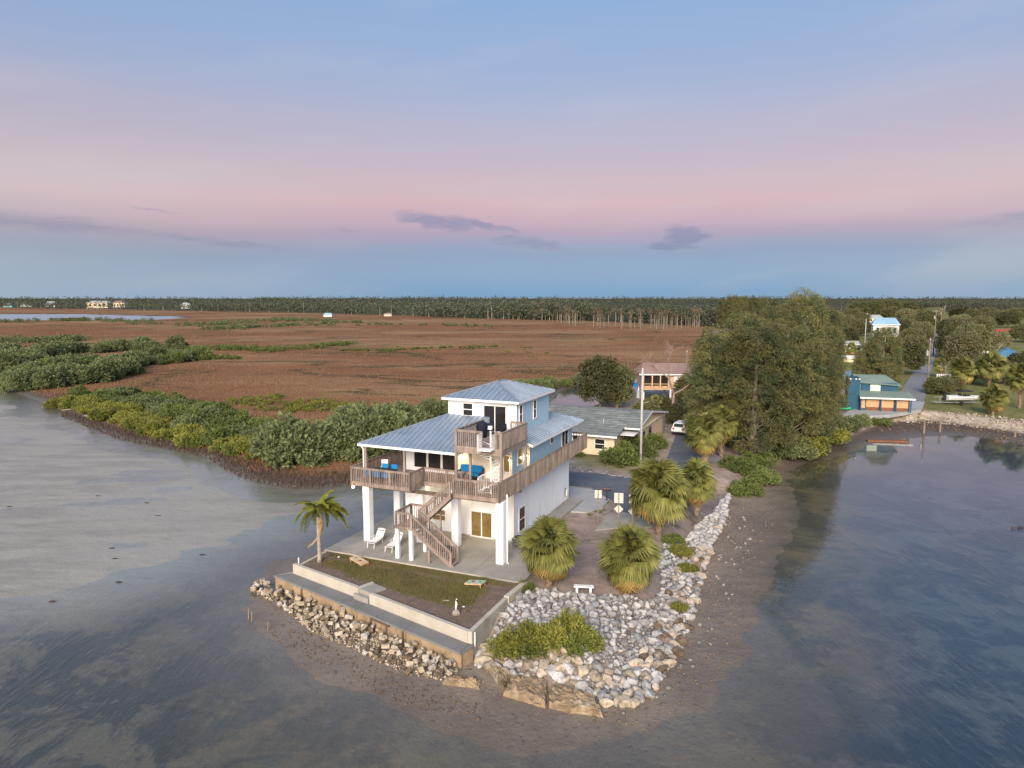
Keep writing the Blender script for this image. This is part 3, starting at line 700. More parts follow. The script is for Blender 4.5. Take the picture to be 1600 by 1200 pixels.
def win(face, k, u0, u1, z0, z1, mat='glass_dark', bars='h', fw=.09, name='window', trim='white_paint'):
    """face 'f': wall b = k facing the front; 'r': wall a = k facing right"""
    def bx(mb, ua, ub, za, zb, d0, d1):
        if face == 'f': mb.box(ua, ub, k - d1, k - d0, za, zb)
        else: mb.box(k + d0, k + d1, ua, ub, za, zb)
    fr = MB()
    bx(fr, u0 - fw, u0, z0 - fw, z1 + fw, .0, .06); bx(fr, u1, u1 + fw, z0 - fw, z1 + fw, .0, .06)
    bx(fr, u0, u1, z1, z1 + fw, .0, .062); bx(fr, u0, u1, z0 - fw, z0, .0, .07)
    if bars == 'h': bx(fr, u0, u1, (z0 + z1) / 2 - .03, (z0 + z1) / 2 + .03, .0, .045)
    if bars == 'v': bx(fr, (u0 + u1) / 2 - .035, (u0 + u1) / 2 + .035, z0, z1, .0, .05)
    f = hp(fr, name, trim)
    if bars == 'h': spans = [(u0, u1, z0, (z0 + z1) / 2 - .03), (u0, u1, (z0 + z1) / 2 + .03, z1)]
    elif bars == 'v': spans = [(u0, (u0 + u1) / 2 - .035, z0, z1), ((u0 + u1) / 2 + .035, u1, z0, z1)]
    else: spans = [(u0, u1, z0, z1)]
    for a, b, c_, d in spans:
        g = MB(); bx(g, a, b, c_, d, .0, .022); g.build('pane', M[mat], f)
    return f
win('f', 4.1, -4.28, -2.62, .12, 1.98, 'glass_lit', 'v', .07, 'sliding_door')
win('f', 4.1, -7.62, -6.55, .95, 1.75, 'glass_lit', 'h', .07)
win('r', -.85, 5.1, 6.25, .5, 2.25, 'glass_dark', 'h', .06)
for a in (-9.2, -7.96, -6.72): win('f', 4.1, a, a + 1.08, 4.95, 6.78, 'glass_dark', None, .07)
win('f', 4.07, -1.62, -1.15, 5.3, 6.5, 'glass_lit', None, .06)
win('r', -.955, 5.1, 5.95, 5.6, 6.75, 'glass_lit', 'h', .07)
win('r', -.58, 11.05, 11.6, 6.15, 6.6, 'glass_dark', None, .06)
win('r', -.58, 13.8, 15.35, DF + .05, 6.7, 'glass_dark', 'v', .07, 'sliding_door')
win('f', 5.5, -5.62, -4.85, 9.02, 9.92, 'glass_dark', 'h', .12)
win('f', 5.5, -3.86, -2.08, 7.95, 9.86, 'glass_dark', 'v', .1, 'sliding_door')
win('r', -1.20, 6.0, 6.52, 8.55, 9.92, 'glass_dark', 'h', .1)
win('r', -1.20, 8.85, 9.38, 8.55, 9.92, 'glass_dark', 'h', .1)
for a0, a1 in ((-5.95, -4.5), (-4.05, -1.9)): hp(MB().box(a0, a1, 5.36, 5.5, 10.0, 10.16), 'shutter_box', 'white_paint')
hp(MB().box(-1.2, -1.06, 5.85, 6.7, 10.03, 10.16), 'shutter_box', 'white_paint')
hp(MB().box(-1.2, -1.06, 8.7, 9.55, 10.03, 10.16), 'shutter_box', 'white_paint')

# standing-seam roofs: each sheet between two seams is a piece
SL = .36
def roof_plane(poly, eave0, edir, z0, up, parent, slope=SL, step=.42, seam=True):
    """poly in plan (a,b), convex; eave0 a point on the eave; edir along the eave; up = plan direction uphill"""
    e = np.array(edir, float); u = np.array(up, float); o = np.array(eave0, float)
    st = [((np.array(p) - o) @ e, (np.array(p) - o) @ u) for p in poly]
    s0 = min(p[0] for p in st); s1 = max(p[0] for p in st); n = max(1, int(round((s1 - s0) / step))); w = (s1 - s0) / n
    P3 = lambda s, t, dz=0: (*(o + e * s + u * t), z0 + slope * t + dz)
    for k in range(n):
        q = clip_poly(st, 0, s0 + k * w + .004, s0 + (k + 1) * w - .004)
        if len(q) < 3: continue
        mb = MB(); m_ = len(q)
        vs = [P3(*p, -.03) for p in q] + [P3(*p, 0) for p in q]
        mb.add(vs, [tuple(range(m_))[::-1], tuple(range(m_, 2 * m_))] + [(i, (i + 1) % m_, (i + 1) % m_ + m_, i + m_) for i in range(m_)])
        if seam and k > 0:
            sk = s0 + k * w; ts = [p[1] for p in clip_poly(st, 0, sk - .001, sk + .001)]
            if ts and max(ts) - min(ts) > .15:
                mb.bar(P3(sk, min(ts), .02), P3(sk, max(ts), .02), .035, .06)
        mb.build('roof_panel', M['roof_metal'], parent)
EA, EB, EF, EK, EZ = -11.9, .25, .5, 17.3, 7.22
rf = hp(MB().box(EA + .1, -3.5, EF + .1, 4.1, 7.06, 7.10).box(EA + .1, -10.1, 4.1, EK - .1, 7.06, 7.10), 'main_roof', 'white_siding')
roof_plane([(EA, EF), (-3.45, EF), (-3.45, 5.5), (-6.9, 5.5)], (EA, EF), (1, 0), EZ, (0, 1), rf)
roof_plane([(EB, 5.1), (EB, EK), (-1.23, EK - 1.48), (-1.23, 5.1)], (EB, 5.1), (0, 1), EZ, (-1, 0), rf)
roof_plane([(-1.23, 12.32), (-1.23, EK - 1.48), (-5.0, 12.3)], (EB, 5.1), (0, 1), EZ, (-1, 0), rf)
roof_plane([(EA, EF), (EA, EK), (-5.825, 11.2), (-5.825, 6.57)], (EA, EF), (0, 1), EZ, (1, 0), rf, step=.84)
roof_plane([(EA, EK), (EB, EK), (-5.825, 11.22)], (EA, EK), (1, 0), EZ, (0, -1), rf, step=.84)
MB().bar((EA, EF, EZ + .02), (-6.9, 5.5, EZ + SL * 5 + .03), .16, .05).build('hip_cap', M['roof_metal'], rf)
MB().bar((EA, EF, EZ - .09), (-3.45, EF, EZ - .09), .05, .17).build('fascia', M['white_paint'], rf)
MB().bar((EA, EF, EZ - .09), (EA, EK, EZ - .09), .05, .17).build('fascia', M['white_paint'], rf)
MB().bar((EB, 5.1, EZ - .09), (EB, EK, EZ - .09), .05, .17).build('fascia', M['white_paint'], rf)
MB().bar((EB, 5.1, EZ - .09), (-.98, 5.1, EZ + .34), .05, .16).build('fascia', M['white_paint'], rf)
MB().bar((-3.45, EF, EZ - .09), (-3.45, 1.2, EZ + .1), .05, .16).build('fascia', M['white_paint'], rf)
MB().box(-.98, .2, 5.15, EK - .1, 7.05, 7.09).build('soffit', M['white_siding'], rf)
MB().tube([(EA + .12, EF + .1, 7.1), (EA + .3, EF + .12, 6.95), (EA + .42, EF + .12, 6.8), (EA + .42, EF + .12, DF)], .05, 8).build('downspout', M['white_paint'], rf)
TA, TB, TF, TK, TZ = -7.25, -.85, 5.0, 12.75, 10.36
tr_ = hp(MB().box(TA + .06, TB - .06, TF + .06, TK - .06, 10.17, 10.21), 'tower_roof', 'white_paint')
hw = (TB - TA) / 2; TS = .318
roof_plane([(TA, TF), (TB, TF), (TA + hw, TF + hw)], (TA, TF), (1, 0), TZ, (0, 1), tr_, TS)
roof_plane([(TB, TF), (TB, TK), (TA + hw, TK - hw), (TA + hw, TF + hw)], (TB, TF), (0, 1), TZ, (-1, 0), tr_, TS)
roof_plane([(TA, TF), (TA, TK), (TA + hw, TK - hw), (TA + hw, TF + hw)], (TA, TF), (0, 1), TZ, (1, 0), tr_, TS)
roof_plane([(TA, TK), (TB, TK), (TA + hw, TK - hw)], (TA, TK), (1, 0), TZ, (0, -1), tr_, TS)
RZ_ = TZ + TS * hw
for p, q in (((TA, TF, TZ), (TA + hw, TF + hw, RZ_)), ((TB, TF, TZ), (TA + hw, TF + hw, RZ_)), ((TB, TK, TZ), (TA + hw, TK - hw, RZ_)), ((TA + hw, TF + hw, RZ_), (TA + hw, TK - hw, RZ_))):
    MB().bar((p[0], p[1], p[2] + .03), (q[0], q[1], q[2] + .03), .18, .05).build('hip_cap', M['roof_metal'], tr_)
for p, q in (((TA, TF), (TB, TF)), ((TB, TF), (TB, TK)), ((TA, TK), (TB, TK)), ((TA, TF), (TA, TK))):
    MB().bar((*p, TZ - .09), (*q, TZ - .09), .05, .17).build('fascia', M['white_paint'], tr_)

# pillars
def pillar(a, b, w, z1, name='pillar'): hp(MB().box(a - w / 2, a + w / 2, b - w / 2, b + w / 2, 0.0, z1), name, 'white_stucco', bevel=.02)
for a, b in ((-10.95, .3), (0.0, 0.0), (-4.4, 1.85), (-7.2, 1.6), (-10.95, 4.4), (-10.95, 9.0), (-10.95, 14.0)): pillar(a, b, .55, DU)
for a, b in ((-6.98, -1.95), (-5.88, -1.95)): pillar(a, b, .26, 2.12, 'landing_post')
for a, b in ((-6.98, -.1), (-5.88, -.1)): pillar(a, b, .24, 2.12, 'landing_post')
hp(MB().tube([(.36, .15, DU + .45), (.42, .1, DU + .25), (.42, .1, .1), (.52, .02, .05)], .055, 8), 'downspout', 'white_paint')

# deck: floor sheet, rim boards, joists
deck_polys = [[(-11.8, -.5), (-6.8, -.5), (-6.8, 1.4), (-11.8, 1.4)], [(-3.35, -.5), (.1, -.5), (.1, 1.4), (-3.35, 1.4)], [(-11.8, 1.4), (.1, 1.4), (.1, 4.1), (-11.8, 4.1)],
              [(-11.8, 4.1), (-10.1, 4.1), (-10.1, 18.7), (-11.8, 18.7)], [(-.98, 4.1), (.1, 4.1), (.1, 18.7), (-.98, 18.7)], [(-10.1, 16.6), (-.98, 16.6), (-.98, 18.7), (-10.1, 18.7)]]
dk = hp(MB().box(-11.7, .0, 1.5, 4.05, DU + .1, DU + .16), 'deck', 'wood_dark')
for q in deck_polys:
    a0, a1 = min(p[0] for p in q), max(p[0] for p in q); b0, b1 = min(p[1] for p in q), max(p[1] for p in q)
    along_a = (a1 - a0) > (b1 - b0) * 1.2 or b1 < 2
    L0, L1 = (b0, b1) if along_a else (a0, a1); n = max(1, int((L1 - L0) / .145)); w = (L1 - L0) / n
    mb = MB()
    for k in range(n):
        c0, c1 = L0 + k * w + .006, L0 + (k + 1) * w - .006
        if along_a: mb.box(a0 + .004, a1 - .004, c0, c1, DF - .04, DF)
        else: mb.box(c0, c1, b0 + .004, b1 - .004, DF - .04, DF)
    o = mb.build('deck_boards', M['wood_deck'], dk); o['kind'] = 'stuff'
    jm = MB()
    if along_a:
        k = a0 + .2
        while k < a1: jm.box(k, k + .045, b0 + .05, b1 - .05, DU + .02, DF - .045); k += .5
    else:
        k = b0 + .2
        while k < b1: jm.box(a0 + .05, a1 - .05, k, k + .045, DU + .02, DF - .045); k += .5
    o = jm.build('joists', M['wood_dark'], dk); o['kind'] = 'stuff'
def rim(p, q, z0=DU, z1=DF - .045, parent=None): MB().bar((*p, (z0 + z1) / 2), (*q, (z0 + z1) / 2), .05, z1 - z0).build('rim_board', M['wood_grey'], parent or dk)
outline = [(-11.8, 18.7), (-11.8, -.5), (-6.8, -.5), (-6.8, 1.4), (-3.35, 1.4), (-3.35, -.5), (.1, -.5), (.1, 18.7), (-11.8, 18.7)]
for p, q in zip(outline[:-1], outline[1:]): rim(p, q)
hp(MB().box(-.9, .06, 3.3, 3.5, DU - .28, DU - .004), 'beam', 'wood_grey')
hp(MB().box(-11.6, -.3, .05, .2, DU - .24, DU - .004), 'beam', 'wood_dark')

BALU = {}
def railing(p, q, zf, h=1.05, drop=.30, post=1.75, parent=None, slope=0.0, end_posts=True, side=.045, top=True):
    """p,q plan points; zf floor at p; slope adds height toward q"""
    p, q = np.array(p, float), np.array(q, float); L = np.linalg.norm(q - p); d = (q - p) / L; z = lambda t: zf + slope * t / L
    r = hp(MB().bar((*p, z(0) + h), (*q, z(L) + h), .14, .04), 'railing', 'wood_grey')
    MB().bar((*p, z(0) + h - .08), (*q, z(L) + h - .08), .04, .09).build('rail', M['wood_grey'], r)
    n = max(1, int(round(L / post)))
    for k in range(n + 1):
        if not end_posts and k in (0, n): continue
        t = L * k / n; c = p + d * t
        MB().box(c[0] - .05, c[0] + .05, c[1] - .05, c[1] + .05, z(t) - drop, z(t) + h - .02).build('post', M['wood_grey'], r)
    mb = MB(); nb = int(L / .150); nn = np.array([-d[1], d[0]]) * side
    for k in range(nb):
        t = L * (k + .5) / nb; c = p + d * t + nn
        mb.box(c[0] - .02, c[0] + .02, c[1] - .02, c[1] + .02, z(t) - drop, z(t) + h - .03)
    o = mb.build('balusters', M['wood_grey'], r); o['kind'] = 'stuff'
    return r
railing((-11.8, 18.7), (-11.8, -.5), DF); railing((-11.8, -.5), (-6.8, -.5), DF, side=-.045); railing((-6.8, -.5), (-6.8, 1.4), DF, side=-.045)
railing((-6.8, 1.4), (-3.0, 1.4), DF, drop=.3); railing((-3.35, .75), (-3.35, 1.4), DF); railing((-3.35, -.5), (.1, -.5), DF, side=-.045)
railing((.1, -.5), (.1, 18.7), DF, side=-.045); railing((-11.8, 18.7), (.1, 18.7), DF)
# roof posts
for a, b in ((-11.35, .75), (-8.0, .75), (-11.35, 6.5), (-11.35, 12.0)): hp(MB().box(a - .08, a + .08, b - .08, b + .08, DF, 7.07), 'roof_post', 'wood_grey')
# tower deck on tall posts
TD = 7.9
for a, b, z1 in ((-3.38, 0, TD + 1.15), (.02, 0.0, TD + 1.15), (-3.0, 1.4, 7.4), (.02, 4.3, TD)): hp(MB().box(a - .075, a + .075, b - .075, b + .075, DF, z1), 'porch_post', 'wood_grey')
td = hp(MB().box(-3.35, 0.0, .05, 4.3, TD - .3, TD - .06), 'tower_deck', 'wood_dark')
mb = MB(); k = -3.38
while k < .05: mb.box(k, min(k + .135, .06), -.02, 4.36 if k > -1.2 else 5.48, TD - .05, TD - .01); k += .147
o = mb.build('deck_boards', M['wood_deck'], td); o['kind'] = 'stuff'
for i in range(3):
    z0 = TD - .48 + i * .16
    MB().box(-3.38, .0, -.045, .0, z0, z0 + .15).build('rim_board', M['wood_grey'], td); MB().box(.03, .075, -.02, 4.36, z0, z0 + .15).build('rim_board', M['wood_grey'], td)
MB().box(-3.42, -3.38, .05, 2.3, TD - .48, TD).build('rim_board', M['wood_grey'], td)
railing((-3.38, 0), (-1.40, 0), TD, drop=.08, side=-.04, h=1.1); railing((-.38, 0), (.02, 0), TD, drop=.08, side=-.04, h=1.1)
railing((.05, 0), (.05, 4.35), TD, drop=.08, side=-.04, h=1.1); railing((-3.38, 0), (-3.38, 4.4), TD, drop=.08, h=1.1); railing((.05, 4.35), (-1.15, 4.35), TD, drop=.08, h=1.1)

# wooden stair in two flights
st = hp(MB().box(-7.05, -5.8, -2.05, .0, 2.12, 2.30), 'staircase', 'wood_grey')
for k in range(14): MB().box(-7.04, -5.81, -2.04 + k * .146, -2.04 + k * .146 + .138, 2.301, 2.34).build('landing_board', M['wood_deck'], st)
def flight(a0, z0, a1, z1, b0, b1, n):
    for bb in (b0 + .03, b1 - .03): MB().bar((a0, bb, z0 - .12), (a1, bb, z1 - .12), .05, .27).build('stringer', M['wood_grey'], st)
    for k in range(n):
        t = (k + .5) / n; a = a0 + (a1 - a0) * t; z = z0 + (z1 - z0) * t
        MB().box(a - .14, a + .14, b0, b1, z, z + .04).build('tread', M['wood_deck'], st)
flight(-2.62, .05, -5.8, 2.32, -2.02, -1.06, 12)
flight(-5.8, 2.34, -3.35, DF, -.98, -.02, 12)
def stair_rail(p, q, z0, z1): return railing(p, q, z0, .95, .12, 1.15, slope=z1 - z0)
stair_rail((-2.75, -2.04), (-5.8, -2.04), .1, 2.32); stair_rail((-2.75, -1.04), (-5.8, -1.04), .1, 2.32)
stair_rail((-5.8, -1.0), (-3.35, -1.0), 2.34, DF); stair_rail((-5.8, .02), (-3.35, .02), 2.34, DF)
railing((-7.05, -2.05), (-5.8, -2.05), 2.34, 1.0, .2, 1.25, side=-.04); railing((-7.05, -2.05), (-7.05, 0), 2.34, 1.0, .2, 1.0); railing((-7.05, 0), (-5.8, 0), 2.34, 1.0, .2, 1.25)
for a, b, z in ((-4.45, -2.0, 1.0), (-4.6, -.1, 3.4), (-5.0, -1.0, 2.9)): hp(MB().box(a - .05, a + .05, b - .05, b + .05, 0, z), 'stair_post', 'wood_grey')

# white spiral stair between the decks
sp = hp(MB().tube([(-.93, .38, DF), (-.93, .38, TD + 1.1)], .06, 10), 'spiral_staircase', 'white_paint')
ns, r1_ = 17, .92
hel = []
for k in range(ns):
    t = -2.75 + k / (ns - 1) * 2 * math.pi * 1.08; z = DF + (TD - DF) * (k + .6) / ns
    c, s_ = math.cos(t), math.sin(t); dt = .23
    poly = [(-.93 + .05 * math.cos(t - .5), .38 + .05 * math.sin(t - .5)), (-.93 + r1_ * math.cos(t - dt), .38 + r1_ * math.sin(t - dt)), (-.93 + r1_ * math.cos(t + dt), .38 + r1_ * math.sin(t + dt)), (-.93 + .05 * math.cos(t + .5), .38 + .05 * math.sin(t + .5))]
    MB().prism(poly, z - .05, z).build('tread', M['white_paint'], sp)
    hel.append((-.93 + .90 * c, .38 + .90 * s_, z))
mb = MB()
for i in range(len(hel) - 1):
    for f in (0, .33, .67):
        p = [hel[i][j] * (1 - f) + hel[i + 1][j] * f for j in range(3)]; mb.tube([p, (p[0], p[1], p[2] + .95)], .014, 5, False)
o = mb.build('balusters', M['white_paint'], sp); o['kind'] = 'stuff'
MB().tube([(x, y, z + .95) for x, y, z in hel], .028, 6).build('handrail', M['white_paint'], sp)
MB().tube([(x, y, z - .02) for x, y, z in hel], .03, 6).build('stringer', M['white_paint'], sp)
for a in (-1.38, -.40):
    mb = MB().tube([(a, -.75, TD + 1.0), (a, 0.0, TD + 1.0)], .025, 6)
    for k in range(7): mb.tube([(a, -.75 + k * .12, TD), (a, -.75 + k * .12, TD + 1.0)], .013, 5, False)
    mb.build('gate_rail', M['white_paint'], sp)
MB().box(-1.38, -.40, -.8, -.03, TD - .06, TD).build('top_platform', M['white_paint'], sp)

# wall lamps: the fixtures are part of the house, each with its own light
def lamp(a, b, z, power, r=.09, d=(0, -.12, -.02), cname='wall_lamp'):
    l = hp(MB().box(a - .06, a + .06, b - .04, b, z - .1, z + .1), cname, 'black_metal')
    bm = bmesh.new(); bmesh.ops.create_icosphere(bm, subdivisions=2, radius=r); me = bpy.data.meshes.new('bulb'); bm.to_mesh(me); bm.free()
    link('bulb', me, l, (a + d[0], b + d[1] - .02, z + d[2]), mat=M['lamp_glow'])
    ld = bpy.data.lights.new('lamp_light', 'POINT'); ld.energy = power; ld.color = (1, .74, .42); ld.shadow_soft_size = .12
    lo = bpy.data.objects.new('lamp_light', ld); COL.objects.link(lo); lo.parent = l; lo.location = (a + d[0] * 2, b + d[1] * 2 - .12, z + d[2] - .15)
lamp(-5.0, 4.07, 6.25, 16); lamp(-1.08, 4.05, 6.25, 10, .07)
lamp(-.75, 6.575, 6.1, 7, .06)
lamp(-11.55, -.54, DU + .0, 14, .11, (0, -.08, -.1), 'flood_lamp')
lamp(-5.0, 4.1, 3.7, 42, .08); lamp(-8.6, 4.1, 3.7, 34, .08); lamp(-2.0, 4.1, 3.9, 32, .08)
hp(MB().box(-4.3, -4.18, 5.44, 5.5, 9.45, 9.6), 'wall_lamp', 'white_paint')
hp(MB().box(-.84, -.76, 15.3, 15.55, .6, 1.3), 'meter_box', 'grey_metal'); hp(MB().box(-.84, -.70, 15.75, 16.1, .5, 1.0), 'meter_box', 'white_paint')
# ------------------------------------------------------------------ plants
def leaf_quads(P, D, L, Wd, rs):
    """rhombic leaves: foot P, direction D, length L, width Wd"""
    n = len(P); r = rs.normal(size=(n, 3)); s = np.cross(D, r); s /= np.linalg.norm(s, axis=1, keepdims=True) + 1e-9
    L = np.broadcast_to(L, n)[:, None]; Wd = np.broadcast_to(Wd, n)[:, None]
    V = np.stack([P, P + D * L * .5 + s * Wd * .5, P + D * L, P + D * L * .5 - s * Wd * .5], 1)
    return V.reshape(-1, 3), np.arange(4 * n).reshape(n, 4)
def unit(v): return v / (np.linalg.norm(v, axis=1, keepdims=True) + 1e-9)
def clump_leaves(C, rad, n, L, Wd, rs, droop=0.0, shell=.6, squash=.8):
    """n leaves in ellipsoids at C (k,3) of radius rad (k)"""
    k = rs.randint(0, len(C), n); d = unit(rs.normal(size=(n, 3)))
    r = (shell + (1 - shell) * rs.rand(n)) * rs.rand(n) ** .25
    P = C[k] + d * (r * rad[k])[:, None] * np.array([1, 1, squash])
    D = unit(d + rs.normal(size=(n, 3)) * .55 + np.array([0, 0, -droop]))
    return leaf_quads(P, D, L * rs.uniform(.7, 1.3, n), Wd * rs.uniform(.7, 1.3, n), rs)
def branch(mb, p, q, r0, r1, rs, n=4, wob=.12):
    p, q = np.array(p, float), np.array(q, float); L = np.linalg.norm(q - p); pts = []
    for i in range(n + 1):
        t = i / n; pts.append(p + (q - p) * t + rs.normal(size=3) * wob * L * .25 * math.sin(math.pi * t))
    mb.tube(pts, [r0 + (r1 - r0) * i / n for i in range(n + 1)], 6); return pts
def make_tree(seed, h, spread, n_cl, cl_r, n_leaf, L, Wd, droop, shape='pine', squash=.85, base=.15, limb_show=.3):
    """returns (trunk MB, leaf V, leaf F). Clumps sit at the ends of limbs that leave the trunk."""
    rs = np.random.RandomState(seed); mb = MB()
    lean = rs.normal(size=2) * h * .03
    trunk = [(lean[0] * t * t, lean[1] * t * t, h * t * .96) for t in np.linspace(0, 1, 7)]
    r0 = h * .018 + .06
    mb.tube(trunk, [r0 * (1.25 - t * 1.1) + .015 for t in np.linspace(0, 1, 7)], 8)
    C = []; rad = []
    for i in range(n_cl):
        t = base + (1 - base) * ((i + rs.rand()) / n_cl)
        if shape == 'pine': w = spread * math.sqrt(max(.08, 1 - ((t - .42) / .66) ** 2))
        elif shape == 'round': w = spread * math.sqrt(max(.05, 1 - ((t - .55) / .52) ** 2))
        else: w = spread * (1 - .6 * t)
        az = i * 2.399 + rs.rand() * .8; rr = w * rs.uniform(.55, 1.05) ** .6
        x0 = np.interp(t * .8, np.linspace(0, 1, 7), [p[0] for p in trunk]); y0 = np.interp(t * .8, np.linspace(0, 1, 7), [p[1] for p in trunk])
        c = np.array([x0 + rr * math.cos(az), y0 + rr * math.sin(az), h * t + rs.normal() * .02 * h])
        C.append(c); rad.append(cl_r * rs.uniform(.6, 1.3))
        if rs.rand() < limb_show: branch(mb, (x0, y0, h * max(.05, t - .18 * rs.rand() - .05)), c, r0 * .33 * (1.15 - t), .02, rs, 4, .3)
    V, F = clump_leaves(np.array(C), np.array(rad), n_leaf, L, Wd, rs, droop, .72, squash)
    return mb, V, F
def tree_proto(name, label, cat, leaf, bark, part='crown', group=None, **kw):
    t = thing(name, label, cat, (0, 0, 0), 0, group)
    mb, V, F = make_tree(**kw)
    mb.build('trunk', M[bark], t, smooth=True)
    link(part, fast_mesh(part, V, F, M[leaf]), t)
    freeze(t)
    return t
_first = {}
def place(proto, loc, rz=0.0, sc=1.0, label=None, leaf=None):
    """the prototype itself is used first, then copies"""
    s3 = (sc, sc, sc) if not hasattr(sc, '__len__') else sc
    if proto.name not in _first:
        _first[proto.name] = 1; proto.location = loc; proto.rotation_euler = (0, 0, rz); proto.scale = s3
        if label: proto['label'] = label
        return proto
    return copy_tree(proto, None, loc, rz, label, s3)

# Australian pines: the tall feathery group between the lane and the cove
cas = [tree_proto('australian_pine', 'tall feathery Australian pine in the dark group by the cove', 'tree', 'leaf_casuarina', 'bark_grey', group='tall pines between lane and cove',
                  seed=s, h=18, spread=4.4, n_cl=100, cl_r=1.35, n_leaf=46000, L=.40, Wd=.085, droop=.5, shape='pine', base=.10, squash=.82, limb_show=.6) for s in (3, 7, 12)]
for i, (u, v, zb, top_v, w, lab) in enumerate([
        (1128, 700, 1.2, 520, .9, 'tall olive pine at the left front of the dark group, beside the lane'),
        (1175, 712, 1.0, 512, 1.0, 'broad olive pine at the front of the dark group, above the green mangrove shrubs'),
        (1225, 700, .8, 512, .95, 'wide dark green pine leaning over the mud edge of the cove'),
        (1262, 692, .8, 530, .72, 'low spreading pine at the right end of the dark group, over the cove water'),
        (1160, 668, 1.3, 494, .92, 'pine in the middle of the dark group with bare grey limbs showing'),
        (1210, 660, 1.3, 482, .9, 'tall pine towards the back of the dark group'),
        (1250, 640, 1.3, 463, .9, 'tallest pine of the dark group, topping the horizon'),
        (1288, 648, 1.3, 512, .66, 'pine at the back right of the dark group, beside the blue house'),
        (1118, 655, 1.3, 520, .85, 'shorter pine at the back left of the dark group, beyond the parked cars'),
        (1278, 618, 1.3, 484, .8, 'brownish pine standing behind the tallest pine')]):
    q = ground(u, v, zb); D = q[1]; hh_ = (CAMZ - zb) - (top_v - HORIZON) * (D * _c + (CAMZ - 8) * _s) / FPX * 1.0
    s = hh_ / 18.0
    place(cas[i % 3], (q[0], q[1], zb - .1), i * 1.3, (s * w * 1.02 if s > .9 else w, s * w * 1.02 if s > .9 else w, s), lab)

# broadleaf trees and shrubs
oak = [tree_proto('broadleaf_tree', 'dark green broadleaf tree', 'tree', 'leaf_oak', 'bark_grey', seed=s, h=9, spread=4.2, n_cl=60, cl_r=1.35, n_leaf=9000, L=.5, Wd=.3, droop=0, shape='round', base=.28, limb_show=.3) for s in (21, 22, 23)]
olv = [tree_proto('olive_tree', 'pale olive broadleaf tree', 'tree', 'leaf_olive', 'bark_pale', seed=s, h=9, spread=4.0, n_cl=52, cl_r=1.25, n_leaf=7000, L=.45, Wd=.26, droop=0, shape='round', base=.22, limb_show=.4) for s in (24, 25, 26)]
def bush_proto(seed, leaf, n_leaf=6500, L=.24, Wd=.13, cat='shrub', name='mangrove_shrub', h=2.6, spread=1.9, n_cl=42, cl_r=.62):
    rs = np.random.RandomState(seed); t = thing(name, 'green mangrove shrub', cat)
    C = []; rad = []; mb = MB()
    for i in range(n_cl):
        az = i * 2.4 + rs.rand(); e = rs.rand() ** .7; rr = spread * math.sqrt(e) * rs.uniform(.7, 1.05)
        z = h * (1 - (rr / spread) ** 2 * .62) * rs.uniform(.35, 1.0)
        c = np.array([rr * math.cos(az), rr * math.sin(az), max(.35, z - .3)]); C.append(c); rad.append(cl_r * rs.uniform(.6, 1.25))
        if i % 3 == 0: branch(mb, (rr * .3 * math.cos(az), rr * .3 * math.sin(az), -.2), c, .05, .015, rs, 3)
    V, F = clump_leaves(np.array(C), np.array(rad), n_leaf, L, Wd, rs, -.25, .5, .85)
    mb.build('stems', M['bark_grey'], t); link('foliage', fast_mesh('foliage', V, F, M[leaf]), t); freeze(t)
    return t
mang = [bush_proto(s, 'leaf_mangrove') for s in (31, 32, 33)]
yel = [bush_proto(s, 'leaf_yellowgreen', h=2.0) for s in (34, 35)]
bri = [bush_proto(s, 'leaf_bright', h=2.2) for s in (36, 37)]
rsb = np.random.RandomState(5)
def shore_row(pts, n, jitter, protos, size, label, group, z=.3, weights=None):
    """shrubs strewn along a photo polyline on the ground"""
    P = [ground(u, v, z) for u, v in pts]; seg = [np.linalg.norm(P[i + 1] - P[i]) for i in range(len(P) - 1)]; tot_ = sum(seg)
    for k in range(n):
        s = tot_ * (k + rsb.rand() * .8) / n; i = 0
        while i < len(seg) - 1 and s > seg[i]: s -= seg[i]; i += 1
        q = P[i] + (P[i + 1] - P[i]) * min(1, s / seg[i]) + np.array([*rsb.normal(size=2) * jitter, 0])
        pr = protos[rsb.randint(len(protos))]; sc = size * rsb.uniform(.7, 1.25)
        o = place(pr, (q[0], q[1], z - .15), rsb.rand() * 6.28, (sc * rsb.uniform(.9, 1.2), sc * rsb.uniform(.9, 1.2), sc)); o['label'] = label; o['group'] = group
LM = 'grey-green mangrove shrub in the thicket at the far left point'; GM = 'mangroves of the left point'
shore_row([(10, 585), (40, 565), (110, 552), (190, 548), (280, 548)], 30, 2.4, mang, 1.9, LM, GM)
shore_row([(20, 600), (60, 590), (140, 578), (230, 570), (290, 562)], 36, 2.8, mang + bri[:1], 1.8, LM, GM)
shore_row([(35, 610), (90, 606), (170, 590), (210, 580)], 16, 2.0, mang, 1.7, LM, GM)
LY = 'yellow-green mangrove shrub in the belt along the left shore'; GY_ = 'yellow-green shore shrubs'
LB = 'bright green mangrove shrub in the belt along the left shore'; GB = 'bright green shore shrubs'
LG = 'grey-green shrub in the belt along the left shore'; GG = 'grey-green shore shrubs'
shore_row([(95, 632), (150, 640), (190, 655), (250, 676), (330, 690), (420, 715)], 34, 1.2, yel, 1.0, LY, GY_)
shore_row([(120, 618), (200, 636), (280, 660), (370, 690), (460, 708)], 26, 1.6, bri, 1.1, LB, GB)
shore_row([(180, 625), (260, 648), (350, 680), (430, 700), (500, 700)], 22, 1.5, mang, 1.0, LG, GG)
shore_row([(210, 618), (290, 640), (380, 668), (460, 690)], 20, 1.6, bri, 1.0, LB, GB)
LH = 'large olive grey-green shrub behind the left corner of the stilt house'; GH = 'big shrubs behind the house'
